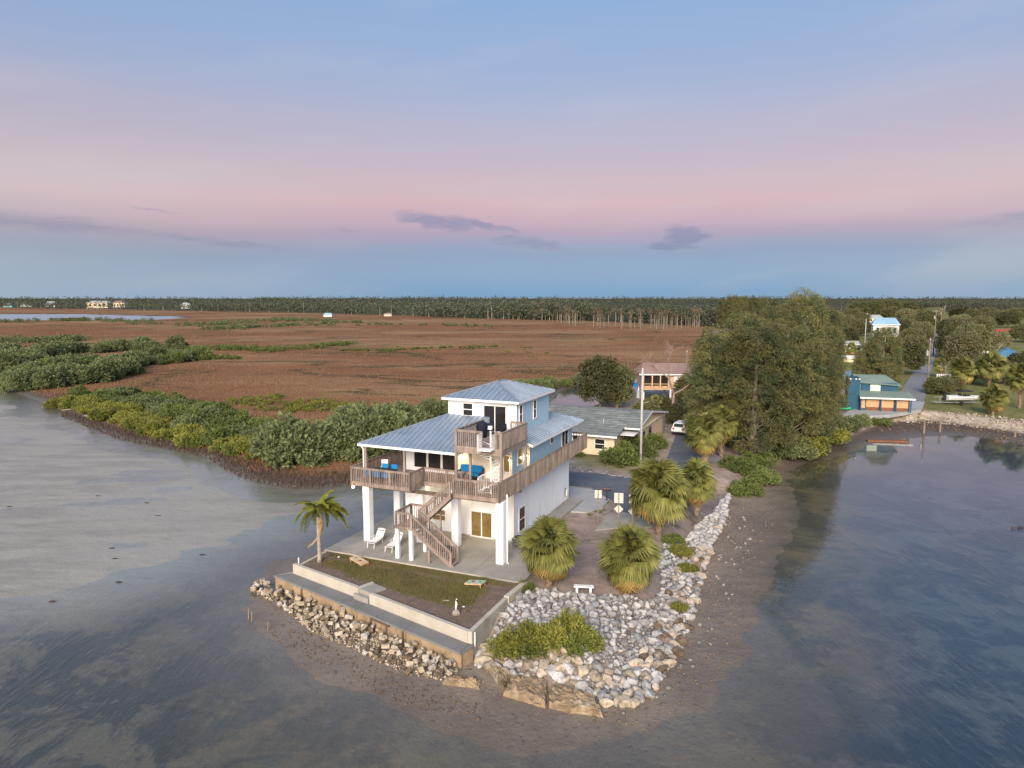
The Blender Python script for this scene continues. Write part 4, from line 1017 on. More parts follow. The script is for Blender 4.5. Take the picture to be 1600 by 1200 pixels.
shore_row([(455, 728), (500, 722), (560, 712), (610, 690)], 11, 1.0, mang, 1.9, LH, GH)
shore_row([(500, 705), (560, 690), (620, 668)], 9, 1.0, mang, 1.8, LH, GH)
LC = 'green shrub on the creek bank behind the house'; GC = 'creek bank shrubs'
shore_row([(600, 660), (660, 655), (720, 640), (800, 620), (860, 606), (905, 598), (930, 596)], 26, 1.5, bri + mang, 1.1, LC, GC)

# shrubs near the house and on the point
def scrub(rows, name, label, leaves=420, leaf=.42, mat='leaf_bright', z=.3, seed=1, flat=.55):
    """low scrub too far off to part bush from bush: one body"""
    rs = np.random.RandomState(seed); C = []; rad = []
    for pts, n, jit, size in rows:
        P = [ground(u, v, z) for u, v in pts]
        for k in range(n):
            t = rs.rand() * (len(P) - 1); i = int(t); q = P[i] + (P[i + 1] - P[i]) * (t - i) + np.array([*rs.normal(size=2) * jit, 0])
            for j in range(3): C.append(q + np.array([*rs.normal(size=2) * size * .7, size * flat * rs.uniform(.2, 1.1)])); rad.append(size * rs.uniform(.45, .9))
    C = np.array(C); rad = np.array(rad); V, F = clump_leaves(C, rad, leaves * len(C) // 3, leaf, leaf * .6, rs, -.2, .5, .7)
    V[:, 2] = np.maximum(V[:, 2], z - .1)
    return tag(link(name, fast_mesh(name, V, F, M[mat])), label, 'scrub', kind='stuff')
def near(proto, u, v, z, sc, label, rz=0.0):
    q = ground(u, v, z); return place(proto, (q[0], q[1], z - .1), rz, sc, label)
bri2 = [bush_proto(s, 'leaf_bright', 6000, .20, .09, name='leafy_shrub', h=1.8, spread=1.4, n_cl=36, cl_r=.45) for s in (41, 42)]
ylw2 = [bush_proto(s, 'leaf_yellowgreen', 7000, .16, .07, name='riprap_shrub', h=1.5, spread=1.3, n_cl=40, cl_r=.4) for s in (43, 44)]
near(ylw2[0], 812, 1018, .9, (1.1, 1.0, 1.25), 'left of the two yellow-green bushes growing out of the white riprap')
near(ylw2[1], 882, 1012, 1.0, (1.4, 1.2, 1.6), 'larger right one of the yellow-green bushes growing out of the white riprap')
near(bri2[0], 822, 920, 1.5, (.42, .42, .4), 'small dark green bush beside the right seawall end')
near(bri2[1], 1165, 772, .2, (1.1, 1.1, 1.05), 'bright green mangrove bush on the mud below the pines', 1)
near(bri2[0], 1190, 752, .3, (1.2, 1.2, 1.1), 'rounded green mangrove bush right of the bright one below the pines', 2)
near(bri2[1], 1150, 735, 1.0, (1.3, 1.3, 1.1), 'green bush between tall palm and pines', 3)
near(bri2[0], 1185, 725, .8, (1.3, 1.3, 1.1), 'green bush at the foot of the pines above the mud', 4)
near(ylw2[0], 1062, 862, .7, (.7, .7, .5), 'low green bush amid the right bank boulders', 2)
near(ylw2[1], 1075, 890, .5, (.5, .6, .45), 'small green bush low on the right bank boulders', 1)
near(bri2[1], 1052, 845, 1.0, (.6, .6, .4), 'low green plants behind the right bank boulders', 1)
near(ylw2[0], 1062, 950, .5, (.4, .4, .35), 'tuft of green at the toe of the right bank riprap', 3)
near(ylw2[1], 872, 1040, .7, (.3, .3, .3), 'small yellow tuft between boulders at the point', 3)
near(bri2[0], 970, 725, 1.3, (1.7, 1.5, 1.7), 'leafy olive bush against the corner of the neighbour house', 5)
near(bri2[1], 992, 715, 1.3, (1.6, 1.5, 1.6), 'dark bush between neighbour house and utility pole', 6)
near(bri2[0], 1015, 700, 1.3, (1.5, 1.5, 1.4), 'dark shrub by the gable of the neighbour house', 3)
near(bri2[1], 905, 712, 1.3, (.9, .9, .7), 'low green plant under the deck end by the cream wall', 2)
near(mang[0], 1345, 664, .6, (.9, .9, .7), 'mangrove bush at the waterline under the blue house', 2)
near(bri[0], 1375, 662, .5, (.8, .8, .5), 'flat green bush at the waterline right of the mangrove', 2)
near(mang[1], 1320, 672, .5, (1.2, 1.2, 1.0), 'overhanging mangrove at the edge of the cove under the pines', 1)
near(yel[0], 1262, 705, .4, (1.6, 1.4, 1.3), 'pale olive shrub hanging over the cove edge', 1)
near(mang[2], 1235, 712, .4, (1.5, 1.4, 1.2), 'grey-green shrub over the mud at the cove edge', 4)
near(yel[1], 1295, 690, .4, (1.3, 1.4, 1.2), 'pale shrub at the right end of the cove edge', 5)
for k, (u, v) in enumerate([(935, 800), (946, 785), (922, 805), (968, 795)]): near(bri2[k % 2], u, v, 1.42, (.28, .28, .14), 'low weeds at the edge of the driveway by the signs', k)['group'] = 'driveway weeds'
# trees round the neighbours
def tree_at(u, v, z, h, w, label, k=0, protos=None):
    q = ground(u, v, z); pr = (protos or oak)[k % 3]; hh0 = 18 if pr in cas else 9.0
    return place(pr, (q[0], q[1], z - .1), k * 1.7, (w, w, h / hh0), label)
tree_at(938, 640, 1.0, 8.2, .82, 'dark round tree behind the neighbour house by the creek', 0)
tree_at(962, 640, 1.0, 7.0, .6, 'dark tree right of the round one, with a dead snag', 1)
tree_at(1030, 645, 1.2, 2.6, .5, 'dark shrubby tree under the tarped house', 0)
tree_at(1080, 640, 1.2, 5.5, .6, 'dark tree between second utility pole and pines', 1)
tree_at(1010, 660, 1.2, 3.2, .45, 'low tree behind the green shingled roof', 2)
tree_at(1060, 665, 1.2, 3.0, .4, 'palmetto thicket left of the parked white car', 1)

scrub([([(200, 548), (300, 546), (380, 547), (450, 549), (545, 538)], 90, 2.6, 1.9), ([(240, 560), (290, 558), (375, 562)], 34, 1.8, 1.4), ([(540, 548), (600, 549), (660, 545), (780, 542)], 60, 1.4, .7)], 'marsh_scrub', 'dark green scrub in long strips crossing the brown marsh', 300, .42, 'leaf_bright', .3, 2)
scrub([([(370, 628), (420, 625), (470, 640), (520, 632), (570, 645)], 60, 3.4, .9), ([(640, 545), (900, 552)], 14, 10, .5)], 'low_scrub', 'low green scrub amid the brown grass behind the shore belt', 300, .26, 'leaf_yellowgreen', .3, 3)
scrub([([(-40, 505), (100, 502), (140, 501), (240, 508)], 60, 7, 3.0), ([(-30, 533), (60, 535), (130, 532)], 50, 4, 2.6), ([(300, 510), (370, 505), (450, 500), (530, 505)], 70, 9, 2.8), ([(330, 515), (400, 512), (560, 504)], 50, 8, 2.2), ([(-20, 545), (45, 546)], 12, 2, 2.2), ([(560, 508), (700, 508), (760, 512)], 24, 6, 1.2)], 'far_scrub', 'grey-green scrub islands in the far marsh and along the lagoon', 170, .8, 'leaf_mangrove', .3, 4)
# bare tree and dead snags
def bare_tree(label, loc, h, seed, mat='bark_pale', depth=5, twig=True, spread=.55):
    rs = np.random.RandomState(seed); t = thing('bare_tree', label, 'tree', loc); mb = MB(); tw = MB()
    def grow(p, d, L, r, n):
        q = p + d * L; (mb if n > 1 else tw).tube([p, p + d * L * .5 + rs.normal(size=3) * L * .06, q], [r, r * .85, r * .7], 5 if n > 1 else 3, False)
        if n == 0: return
        for _ in range(2 if n > 2 else 3):
            nd = d + rs.normal(size=3) * spread; nd[2] = abs(nd[2]) * .9 + .12; nd /= np.linalg.norm(nd)
            grow(q, nd, L * rs.uniform(.6, .85), r * .62, n - 1)
    grow(np.zeros(3), np.array([.05, 0, 1.0]), h * .33, h * .028, depth)
    mb.build('trunk', M[mat], t, smooth=True)
    if twig and tw.v: tw.build('twigs', M[mat], t)
    return t
pmat('bark_pink', (.36, .26, .22), (.26, .19, .165), 3, .95)
q = ground(1050, 652, 1.2); bare_tree('bare pinkish leafless tree with forked trunk before the tarped house', (q[0], q[1], 1.2), 11.0, 4, 'bark_pink', 7, True, .5)
q = ground(964, 640, 1.0); bare_tree('pale dead snag above the dark round tree', (q[0], q[1], 1.0), 10.5, 9, 'bark_pale', 3, False, .4)

# ------------------------------------------------------------------ palms
def fan_frond(seed, nseg=22, rl=1.0, pet=.75, droop=.35, mat='palm_green', spread=R(235)):
    """costapalmate leaf: petiole along +X, folded segments round the hub with hanging tips"""
    rs = np.random.RandomState(seed); V = []; F = []
    mbp = MB().tube([(0, 0, 0), (pet * .5, 0, .06), (pet, 0, .03)], [.03, .022, .016], 4, False)
    V += mbp.v; F4 = list(mbp.f)
    for k in range(nseg):
        t = -spread / 2 + spread * (k + .5) / nseg; L = rl * (1 - .28 * abs(t) / (spread / 2)) * rs.uniform(.9, 1.08)
        d = np.array([math.cos(t), math.sin(t), .0]); sd = np.array([-math.sin(t), math.cos(t), 0]); w = .062 * rl
        hub = np.array([pet, 0, .03]); up = .10 * math.cos(t)
        p1 = hub + d * L * .5 + np.array([0, 0, up * L]); p2 = hub + d * L * (.93 - .25 * droop) + np.array([0, 0, up * L - L * droop * rs.uniform(.5, 1.2)])
        n0 = len(V); fold = np.array([0, 0, .025])
        V += [tuple(hub - sd * .01), tuple(hub + sd * .01), tuple(p1 + sd * w + fold), tuple(p1 - sd * w - fold), tuple(p2 + sd * .006), tuple(p2 - sd * .006)]
        F4 += [(n0, n0 + 1, n0 + 2, n0 + 3), (n0 + 3, n0 + 2, n0 + 4, n0 + 5)]
    return fast_mesh('frond', np.array(V), np.array(F4), M[mat])
FG = [fan_frond(s, 30, droop=d) for s, d in ((1, .3), (2, .45), (3, .6))]
FY = [fan_frond(s, droop=.75, mat='palm_yellow') for s in (4, 5)]
FD = [fan_frond(s, 16, .9, .7, .95, 'palm_dead', R(150)) for s in (6, 7)]
def cabbage_palm(label, loc, trunk_h, R_, n=58, seed=0, boots=True, skirt=.5):
    rs = np.random.RandomState(seed); t = thing('cabbage_palm', label, 'palm', loc, rs.rand() * 6)
    mb = MB(); pts = [(rs.normal() * .04 * i, rs.normal() * .03 * i, -.3 + (trunk_h + .3) * i / 4) for i in range(5)]
    mb.tube(pts, [.26, .23, .21, .22, .26], 10)
    mb.build('trunk', M['bark_palm'], t, smooth=True)
    top = Vector(pts[-1]); s = R_ / 1.75
    if boots:
        bm_ = MB()
        nb = int(20 + trunk_h * 14)
        for k in range(nb):
            az = k * 2.4; z = trunk_h * (.05 + .95 * k / nb); c, s_ = math.cos(az), math.sin(az); x0, y0 = top.x * z / trunk_h, top.y * z / trunk_h
            bm_.bar((x0 + c * .2, y0 + s_ * .2, z), (x0 + c * .42, y0 + s_ * .42, z + .34), .07, .035)
        o = bm_.build('leaf_bases', M['palm_dead'], t); o['kind'] = 'stuff'
    for k in range(n):
        f = (k + .5) / n; az = k * 2.39996 + rs.rand() * .3
        el = R(88) - f ** .85 * R(150) + rs.normal() * .08
        me = FG[rs.randint(3)]
        if f > .80 and rs.rand() < skirt * 1.3: me = FY[rs.randint(2)]
        if f > .90 and rs.rand() < skirt: me = FD[rs.randint(2)]
        fr = bpy.data.objects.new('frond', me); COL.objects.link(fr); fr.parent = t
        fr.location = top + Vector((0, 0, .1 - .35 * f)); sc = s * rs.uniform(.9, 1.1)
        fr.scale = (sc, sc, sc)
        fr.rotation_mode = 'ZYX' if False else 'XYZ'
        fr.rotation_euler = (rs.normal() * .35, -el, az)
    return t
def palm_px(label, u, v, z, crown_v, rpx, n=58, seed=0, skirt=.5):
    q = ground(u, v, z); f = q[1] * _c + (CAMZ - z) * _s; ppm = FPX / f
    th = (v - crown_v) / ppm / _c
    return cabbage_palm(label, (q[0], q[1], z), max(.6, th), rpx / ppm * 1.1, int(n * 1.2), seed, True, skirt)
palm_px('bushy cabbage palm nearest the patio corner, left of the two in front', 857, 912, 1.5, 852, 50, 62, 1, .85)
palm_px('bushy cabbage palm at the edge of the white boulders, right of the two in front', 982, 922, 1.4, 872, 53, 64, 2, .85)
palm_px('largest round cabbage palm, beside the road signs', 1030, 832, 1.35, 766, 54, 66, 3, .7)
palm_px('cabbage palm tucked behind the largest round one', 1088, 800, 1.3, 752, 36, 50, 4, .8)
palm_px('tall cabbage palm with a bare slim trunk by the lane', 1102, 736, 1.3, 676, 34, 56, 5)
palm_px('cabbage palm leaning behind the tall slim one', 1126, 715, 1.3, 660, 28, 48, 6)
palm_px('cabbage palm on the far right bank with a thin trunk, behind the boat', 1503, 612, 1.4, 578, 22, 36, 7)
palm_px('cabbage palm on the far right bank, right of the boat', 1545, 606, 1.4, 572, 24, 36, 8)
palm_px('low cabbage palm in front of the boat on the far right bank', 1551, 648, 1.4, 622, 23, 36, 9, 1.0)
palm_px('cabbage palm at the right picture edge on the far bank', 1592, 638, 1.4, 590, 26, 36, 10)
palm_px('small cabbage palm beside the dark pine behind the blue house', 1330, 560, 1.4, 545, 11, 26, 11)
palm_px('palm under the tarped house left of the bare tree', 1022, 650, 1.2, 630, 13, 26, 12)
palm_px('palm right of the bare tree', 1078, 658, 1.2, 640, 14, 26, 13)
palm_px('cabbage palm beside the far end of the lane', 1470, 590, 1.4, 570, 12, 26, 14)

# queen palm with feather leaves on the lawn corner
def feather(seed, L=2.1, n=34, arch=1.0, mat='queen_green', hang=.6):
    rs = np.random.RandomState(seed); pts = [np.array([L * t * (1 - .18 * arch * t), 0, L * (.42 * t - arch * .75 * t * t)]) for t in np.linspace(0, 1, 12)]
    mb = MB().tube(pts, [.028 - .022 * i / 11 for i in range(12)], 4, False); V = list(mb.v); F = list(mb.f)
    for k in range(n):
        t = .16 + .84 * k / (n - 1); p = np.array([np.interp(t * 11, range(12), [q[i] for q in pts]) for i in range(3)])
        ll = .52 * math.sin(math.pi * min(.97, t * .85 + .16)) ** .6 + .06
        for sgn in (-1, 1):
            d = np.array([.55, sgn * rs.uniform(.7, 1.0), -hang * rs.uniform(.5, 1.3)]); d /= np.linalg.norm(d); w = np.array([.042, 0, .018])
            m_ = p + d * ll * .5; e = p + d * ll + np.array([0, 0, -.18 * ll * hang])
            n0 = len(V); V += [tuple(p - w * .4), tuple(p + w * .4), tuple(m_ + w), tuple(m_ - w), tuple(e + w * .15), tuple(e - w * .15)]
            F += [(n0, n0 + 1, n0 + 2, n0 + 3), (n0 + 3, n0 + 2, n0 + 4, n0 + 5)]
    return fast_mesh('frond', np.array(V), np.array(F), M[mat])
qp = thing('queen_palm', 'slim feather-leaved palm with a smooth grey trunk at the lawn corner', 'palm', W(-11.65, -4.54, 1.62))
MB().tube([(0, 0, -.2), (.02, 0, .4), (.0, .02, 1.6), (-.02, .02, 2.7), (0, .02, 3.25)], [.20, .15, .125, .12, .10], 12).build('trunk', M['bark_pale'], qp, smooth=True)
MB().tube([(0, .02, 3.2), (.01, .02, 3.75)], [.12, .06], 10).build('crownshaft', M['queen_green'], qp, smooth=True)
QF = [feather(s, 2.3, 48, a) for s, a in ((1, .8), (2, 1.15), (3, 1.5))]
for k, (az, el, me, sc) in enumerate([(-.2, .45, 1, 1.15), (.25, .15, 2, 1.1), (.9, .6, 0, .9), (1.7, .5, 1, .9), (2.5, .35, 1, .85), (3.1, .3, 2, .85), (3.7, .0, 2, .8), (4.4, .2, 2, .85), (5.1, .1, 2, .85), (5.7, .35, 1, 1.0), (.2, 1.15, 0, .95), (1.2, -.2, 2, .8), (4.0, .8, 0, .7), (-.45, .75, 1, 1.05), (2.0, .0, 2, .9), (2.9, .7, 1, .9), (5.4, .85, 1, .85), (.6, .3, 2, 1.0)]):
    fr = link('frond', QF[me], qp, (0, .02, 3.65), (0, -el, az), (sc * .88, sc * .88, sc * .95))
DFR = feather(9, 2.3, 30, 1.6, 'palm_dead', 1.2)
link('dead_frond', DFR, qp, (0, .02, 3.4), (0, .95, -.35), (.85, .5, .85)); link('dead_frond', DFR, qp, (0, .02, 3.3), (0, 1.1, -.05), (1.0, .35, .9))

# ------------------------------------------------------------------ marsh grass: uncountable, one body
rs = np.random.RandomState(2)
def sample_view(n, v0, v1, u0=-40, u1=1640, pw=1.0):
    """points on the marsh, denser near the eye"""
    u = rs.uniform(u0, u1, n); v = v0 + (v1 - v0) * rs.rand(n) ** pw
    x = (u - 800) / FPX; y = -(v - 600) / FPX; ry = _c + y * _s; rz = -_s + y * _c; t = (.4 - CAMZ) / rz
    return np.column_stack([x * t, ry * t])
P = sample_view(150000, 492, 735, pw=.75)
h, z = terrain(P); d = np.hypot(P[:, 0], P[:, 1])
ok = (z['dm'] > 1.5) & (z['dl'] < 0) & (h > .15)
P, h, d = P[ok], h[ok], d[ok]
sz = np.clip(d / 110.0, .6, 5.0)
tuft = (.35 + .65 * fbm(P[:, 0], P[:, 1], .08, 4)) * rs.uniform(.6, 1.2, len(P))
V, F = blades(np.column_stack([P, h - .05]), tuft * (.34 + .10 * sz ** .5), .15 * sz, rs, 1.8)
tag(link('marsh_grass', fast_mesh('marsh_grass', V, F, M['marsh_grass'])), 'rust brown salt marsh grass covering the flat land behind the house', 'marsh grass', kind='stuff')
# dark brush and driftwood stubble along the left waterline
q = px([(330, 715), (362, 737), (400, 752), (470, 764), (540, 758), (560, 744), (480, 744), (420, 736), (372, 722), (330, 708), (250, 691), (160, 666), (100, 643), (100, 650), (190, 686), (255, 698)])
lo, hi = q.min(0), q.max(0); c = rs.uniform(lo, hi, (60000, 2)); c = c[signed_dist(c, q) > -.4][:14000]
hc, _ = terrain(c); V, F = blades(np.column_stack([c, hc - .05]), rs.uniform(.25, .7, len(c)), .09, rs, 1.0)
tag(link('shore_brush', fast_mesh('shore_brush', V, F, M['dry_brush'])), 'dark brown dead brush along the left waterline below the shrubs', 'brush', kind='stuff')

# ------------------------------------------------------------------ far forest: a wooded mass behind the marsh
rs = np.random.RandomState(6)
def forest(edge, n, depth, hlo, hhi, wtree, leaves, name, label, mat='forest_leaf', leaf=1.6, tr=.25):
    """trees strewn behind a photo polyline"""
    E_ = [ground(u, v, 0)[:2] for u, v in edge]; C = []; rad = []; tv = MB()
    for k in range(n):
        t = rs.rand() * (len(E_) - 1); i = int(t); q = E_[i] + (E_[i + 1] - E_[i]) * (t - i)
        D = np.linalg.norm(q); back = depth * rs.rand() ** 2.2; q = q * (1 + back / D) + rs.normal(size=2) * 3
        h = rs.uniform(hlo, hhi) * (1 + .06 * math.sin(q[0] * .02))
        if back < 60 and rs.rand() < tr: tv.add([(q[0] - .25, q[1], 0), (q[0] + .25, q[1], 0), (q[0] + .12, q[1], h * .8), (q[0] - .12, q[1], h * .8), (q[0], q[1] + .4, 0), (q[0], q[1] + .3, h * .8)], [(0, 1, 2, 3), (1, 4, 5, 2), (4, 0, 3, 5)])
        for j in range(4):
            C.append((q[0] + rs.normal() * wtree * .3, q[1] + rs.normal() * wtree * .3, h * rs.uniform(.35, .95))); rad.append(wtree * rs.uniform(.28, .5))
    V, F = clump_leaves(np.array(C), np.array(rad), leaves, leaf, leaf * .6, rs, 0, .4, .8)
    V[:, 2] = np.maximum(V[:, 2], -.3)
    me = fast_mesh(name, V, F, M[mat])
    o = tag(link(name, me), label, 'forest', kind='stuff')
    if tv.v: link('trunks', tv.mesh('trunks', M['bark_pale']), o)['kind'] = 'stuff'
forest([(-500, 484), (0, 481), (300, 487), (450, 489), (650, 495), (760, 499), (850, 501), (920, 502)], 2600, 500, 6.5, 16.5, 9, 80000, 'forest', 'dark wooded belt with pale trunks beyond the marsh', leaf=1.9, tr=.10)
forest([(-2500, 474), (-500, 473), (400, 474), (800, 475), (1300, 475), (2300, 475), (3500, 476)], 2600, 1800, 11, 19.5, 24, 60000, 'forest_horizon', 'blue-green forest along the horizon', leaf=4.2, tr=0)
forest([(900, 500), (1010, 506), (1100, 512), (1150, 512)], 420, 260, 8, 14, 8, 26000, 'forest_right', 'mixed grey-green woods behind the palm trunks', leaf=1.4, tr=.2)
for k, (u, v, h, w) in enumerate([(1310, 530, 7, 1.0), (1322, 515, 8, 1.2), (1350, 525, 6, .9), (1300, 508, 9, 1.4), (1440, 505, 9, 1.5), (1460, 498, 9, 1.7), (1408, 522, 7, 1.0), (1330, 500, 9, 1.5), (1500, 500, 9, 1.8), (1545, 498, 9, 1.8), (1590, 500, 9, 1.8)]):
    c_ = 'pale olive' if k % 2 else 'dark green'; tree_at(u, v, 1.4, h, w, c_ + ' tree among the far houses behind the pines', k, olv if k % 2 else oak)['group'] = c_ + ' trees among the far houses'
forest([(1320, 486), (1450, 484), (1600, 488), (1900, 492)], 700, 400, 9, 15, 10, 30000, 'forest_lane_end', 'grey-brown woods beyond the end of the lane', leaf=1.8, tr=.5)
# bare and half-dead palm trunks at the marsh edge, seen one by one
pt = thing('dead_palm', 'pale palm trunk with a ragged crown at the far marsh edge', 'palm', (0, 0, 0), 0, 'palms at the far marsh edge')
MB().tube([(0, 0, -.3), (.05, 0, 4), (0, 0, 8.6)], [.32, .26, .24], 6).build('trunk', M['bark_grey'], pt)
Cc = np.array([[0, 0, 8.9]]); V, F = clump_leaves(Cc, np.array([1.5]), 90, 1.1, .35, rs, .3, .3, .7)
leafmat('hammock_leaf', (.10, .085, .05), (.17, .135, .08), None, .3, .1, .35)
link('crown', fast_mesh('crown', V, F, M['hammock_leaf']), pt); freeze(pt)
E_ = [(770, 499), (830, 500), (870, 504), (905, 511), (960, 514), (1010, 515), (1060, 514), (1105, 512)]
for k in range(120):
    t = rs.rand() ** .75 * (len(E_) - 1); i = int(t); u = E_[i][0] + (E_[i + 1][0] - E_[i][0]) * (t - i); v = E_[i][1] + (E_[i + 1][1] - E_[i][1]) * (t - i)
    q = ground(u, v - 6 * rs.rand() ** 1.5, .3); s = rs.uniform(.5, 1.2)
    o = place(pt, (q[0], q[1], .2), rs.rand() * 6, (s, s, s * rs.uniform(.8, 1.15)), 'pale palm trunk with a ragged crown at the far marsh edge')
# ------------------------------------------------------------------ boulders and rubble
pmat('rock_white', (.38, .372, .362), (.25, .243, .236), 1.6, .9, bump=.5, bscale=7, stain=(.17, .15, .13), stain_scale=1.3, obj_rand=.38)
pmat('rock_tan', (.44, .38, .30), (.31, .255, .19), 1.6, .9, bump=.5, bscale=7, stain=(.13, .10, .07), stain_scale=1.2, obj_rand=.25)
pmat('rock_fill', (.25, .235, .22), (.15, .14, .13), 1.6, .9, bump=.5, bscale=7, stain=(.12, .105, .09), stain_scale=1.1, island=.35)
pmat('rock_brown', (.20, .145, .095), (.12, .088, .06), 1.6, .9, bump=.5, bscale=7, stain=(.08, .06, .045), stain_scale=1.2, obj_rand=.25)
pmat('rubble', (.43, .36, .27), (.31, .25, .18), 1.8, .92, bump=.5, bscale=9, stain=(.16, .12, .08), stain_scale=1.4, obj_rand=.3)
pmat('rubble_pale', (.50, .46, .40), (.38, .34, .28), 1.8, .92, bump=.5, bscale=9, stain=(.22, .18, .13), stain_scale=1.4, obj_rand=.25)
pmat('caprock', (.30, .225, .14), (.17, .125, .08), 1.6, .95, bump=1.0, bscale=5, stain=(.40, .36, .30), stain_scale=1.1)
def rock_mesh(seed, mat, sub=2):
    rs = np.random.RandomState(seed); bm = bmesh.new(); bmesh.ops.create_icosphere(bm, subdivisions=sub, radius=1.0)
    pl = [(unit(rs.normal(size=(1, 3)))[0], rs.uniform(.45, .82)) for _ in range(13)]; sc = np.array([rs.uniform(.85, 1.2), rs.uniform(.7, 1.0), rs.uniform(.6, .85)])
    for v in bm.verts:
        p = np.array(v.co)
        for n_, d_ in pl:
            k = p @ n_ - d_
            if k > 0: p = p - n_ * k * .98
        p = p * sc * (1 + rs.normal() * .025); v.co = p
    me = bpy.data.meshes.new('rock'); bm.to_mesh(me); bm.free(); me.materials.append(M[mat]); return me
RW = [rock_mesh(s, 'rock_white') for s in range(6)]; RT = [rock_mesh(s + 20, 'rock_tan') for s in range(4)]; RB = [rock_mesh(s + 40, 'rock_brown') for s in range(4)]
rs = np.random.RandomState(8)
RIP = np.vstack([np.array([Wl(2.95, -9.9), Wl(2.95, -5.2), Wl(3.2, -3.9)]), px([(842, 925), (900, 933), (960, 935), (1010, 925), (1035, 905), (1030, 870), (1040, 838), (1075, 822), (1112, 785)], 1.3),
                 px([(1138, 775), (1134, 808), (1112, 852), (1098, 895), (1086, 950), (1068, 1002), (1046, 1042), (1022, 1078), (985, 1102), (945, 1100), (890, 1070), (800, 1060), (742, 1042)], .2)])
def scatter(poly, n, rmin, rmax, rs, k=.82, pwr=1.7):
    lo, hi = poly.min(0), poly.max(0); c = rs.uniform(lo, hi, (n * 12, 2)); c = c[signed_dist(c, poly) > 0][:n * 3]
    r = rmin + (rmax - rmin) * rs.rand(len(c)) ** pwr; o = np.argsort(-r); c, r = c[o], r[o]; keep = []
    cx = np.zeros((0, 2)); cr_ = np.zeros(0)
    for p, q in zip(c, r):
        if len(keep) and (np.hypot(*(cx - p).T) < (cr_ + q) * k).any(): continue
        keep.append((p, q)); cx = np.vstack([cx, p]); cr_ = np.append(cr_, q)
        if len(keep) >= n: break
    return keep
rocks = scatter(RIP, 2100, .12, .40, rs, .55, 1.6)
RP = np.array([p for p, r in rocks]); RH, RZ = terrain(RP)
LAWNW = np.array([Wl(*p) for p in [(-13, -6), (2.75, -10), (2.98, -2.4), (-13, -2)]])
items = []
for i, (p, r) in enumerate(rocks):
    if signed_dist(np.array([p]), LAWNW)[0] > -.05: continue
    low = RZ['dl'][i] < 1.6
    fx = (p - OXY) @ AX; fy = (p - OXY) @ BX
    front = fy < -8.6
    pick = rs.rand()
    me = RW[rs.randint(6)]
    if (front and pick < .55) or (low and pick < .4): me = RT[rs.randint(4)]
    elif low and pick < .55: me = RB[rs.randint(4)]
    big = 1.25 if (front or low) else 1.0
    items.append((p, r * big, RH[i], me, 'front' if front else ('toe' if low else 'top')))
order = sorted(range(len(items)), key=lambda i: -items[i][1] / np.hypot(*items[i][0]))
labs = {'front': ('{} limestone boulder at the tip of the point, below the yellow-green bushes', '{} boulders at the tip of the point'),
        'toe': ('weathered {} limestone boulder low on the right bank beside the mud', '{} boulders at the toe of the right bank'),
        'top': ('{} limestone rock in the riprap between seawall, bench and palms', '{} riprap rocks')}
restV, restF, nv = [], [], 0
for k, i in enumerate(order):
    p, r, h, me, zone = items[i]
    rot = Matrix.Rotation(rs.rand() * 6.28, 3, 'Z') @ Matrix.Rotation(rs.normal() * .35, 3, 'X'); z = h + r * .32
    if k < 300:
        o = link('boulder', me, None, (p[0], p[1], z), rot.to_euler(), (r, r, r)); cn = 'tan' if me in RT else ('brown' if me in RB else 'white'); tag(o, labs[zone][0].format(cn), 'boulder', labs[zone][1].format(cn))
    else:
        n_ = len(me.vertices); co = np.zeros(n_ * 3, np.float32); me.vertices.foreach_get('co', co); co = co.reshape(-1, 3) @ np.array(rot).T * r + np.array([p[0], p[1], z])
        f = np.zeros(len(me.loops), np.int32); me.loops.foreach_get('vertex_index', f); restV.append(co); restF.append(f.reshape(-1, 3) + nv); nv += n_
def stone_stuff(name, label, n, poly, r0, r1, mat, lift=.2, seed=3, extra=None):
    rs = np.random.RandomState(seed); lo, hi = poly.min(0), poly.max(0); c = rs.uniform(lo, hi, (n * 20, 2)); c = c[signed_dist(c, poly) > 0][:n]; h, _ = terrain(c)
    Vs, Fs, nv = [], [], 0
    base = [rock_mesh(s + seed, mat, 1) for s in range(3)]
    for p, z in zip(c, h):
        me = base[rs.randint(3)]; r = r0 + (r1 - r0) * rs.rand() ** 2; n_ = len(me.vertices); co = np.zeros(n_ * 3, np.float32); me.vertices.foreach_get('co', co)
        a = rs.rand() * 6.28; Rm = np.array([[math.cos(a), -math.sin(a), 0], [math.sin(a), math.cos(a), 0], [0, 0, 1]])
        Vs.append(co.reshape(-1, 3) @ Rm.T * r + np.array([p[0], p[1], z + r * lift])); f = np.zeros(len(me.loops), np.int32); me.loops.foreach_get('vertex_index', f); Fs.append(f.reshape(-1, 3) + nv); nv += n_
    return tag(link(name, fast_mesh(name, np.vstack(Vs), np.vstack(Fs), M[mat])), label, 'stones', kind='stuff')
if restV: tag(link('riprap_stones', fast_mesh('riprap_stones', np.vstack(restV), np.vstack(restF), M['rock_white'])), 'smaller white stones filling the riprap mound', 'stones', kind='stuff')
stone_stuff('riprap_fill', 'small dark stones packed between the white boulders', 3600, RIP, .08, .2, 'rock_fill', .5, 5)
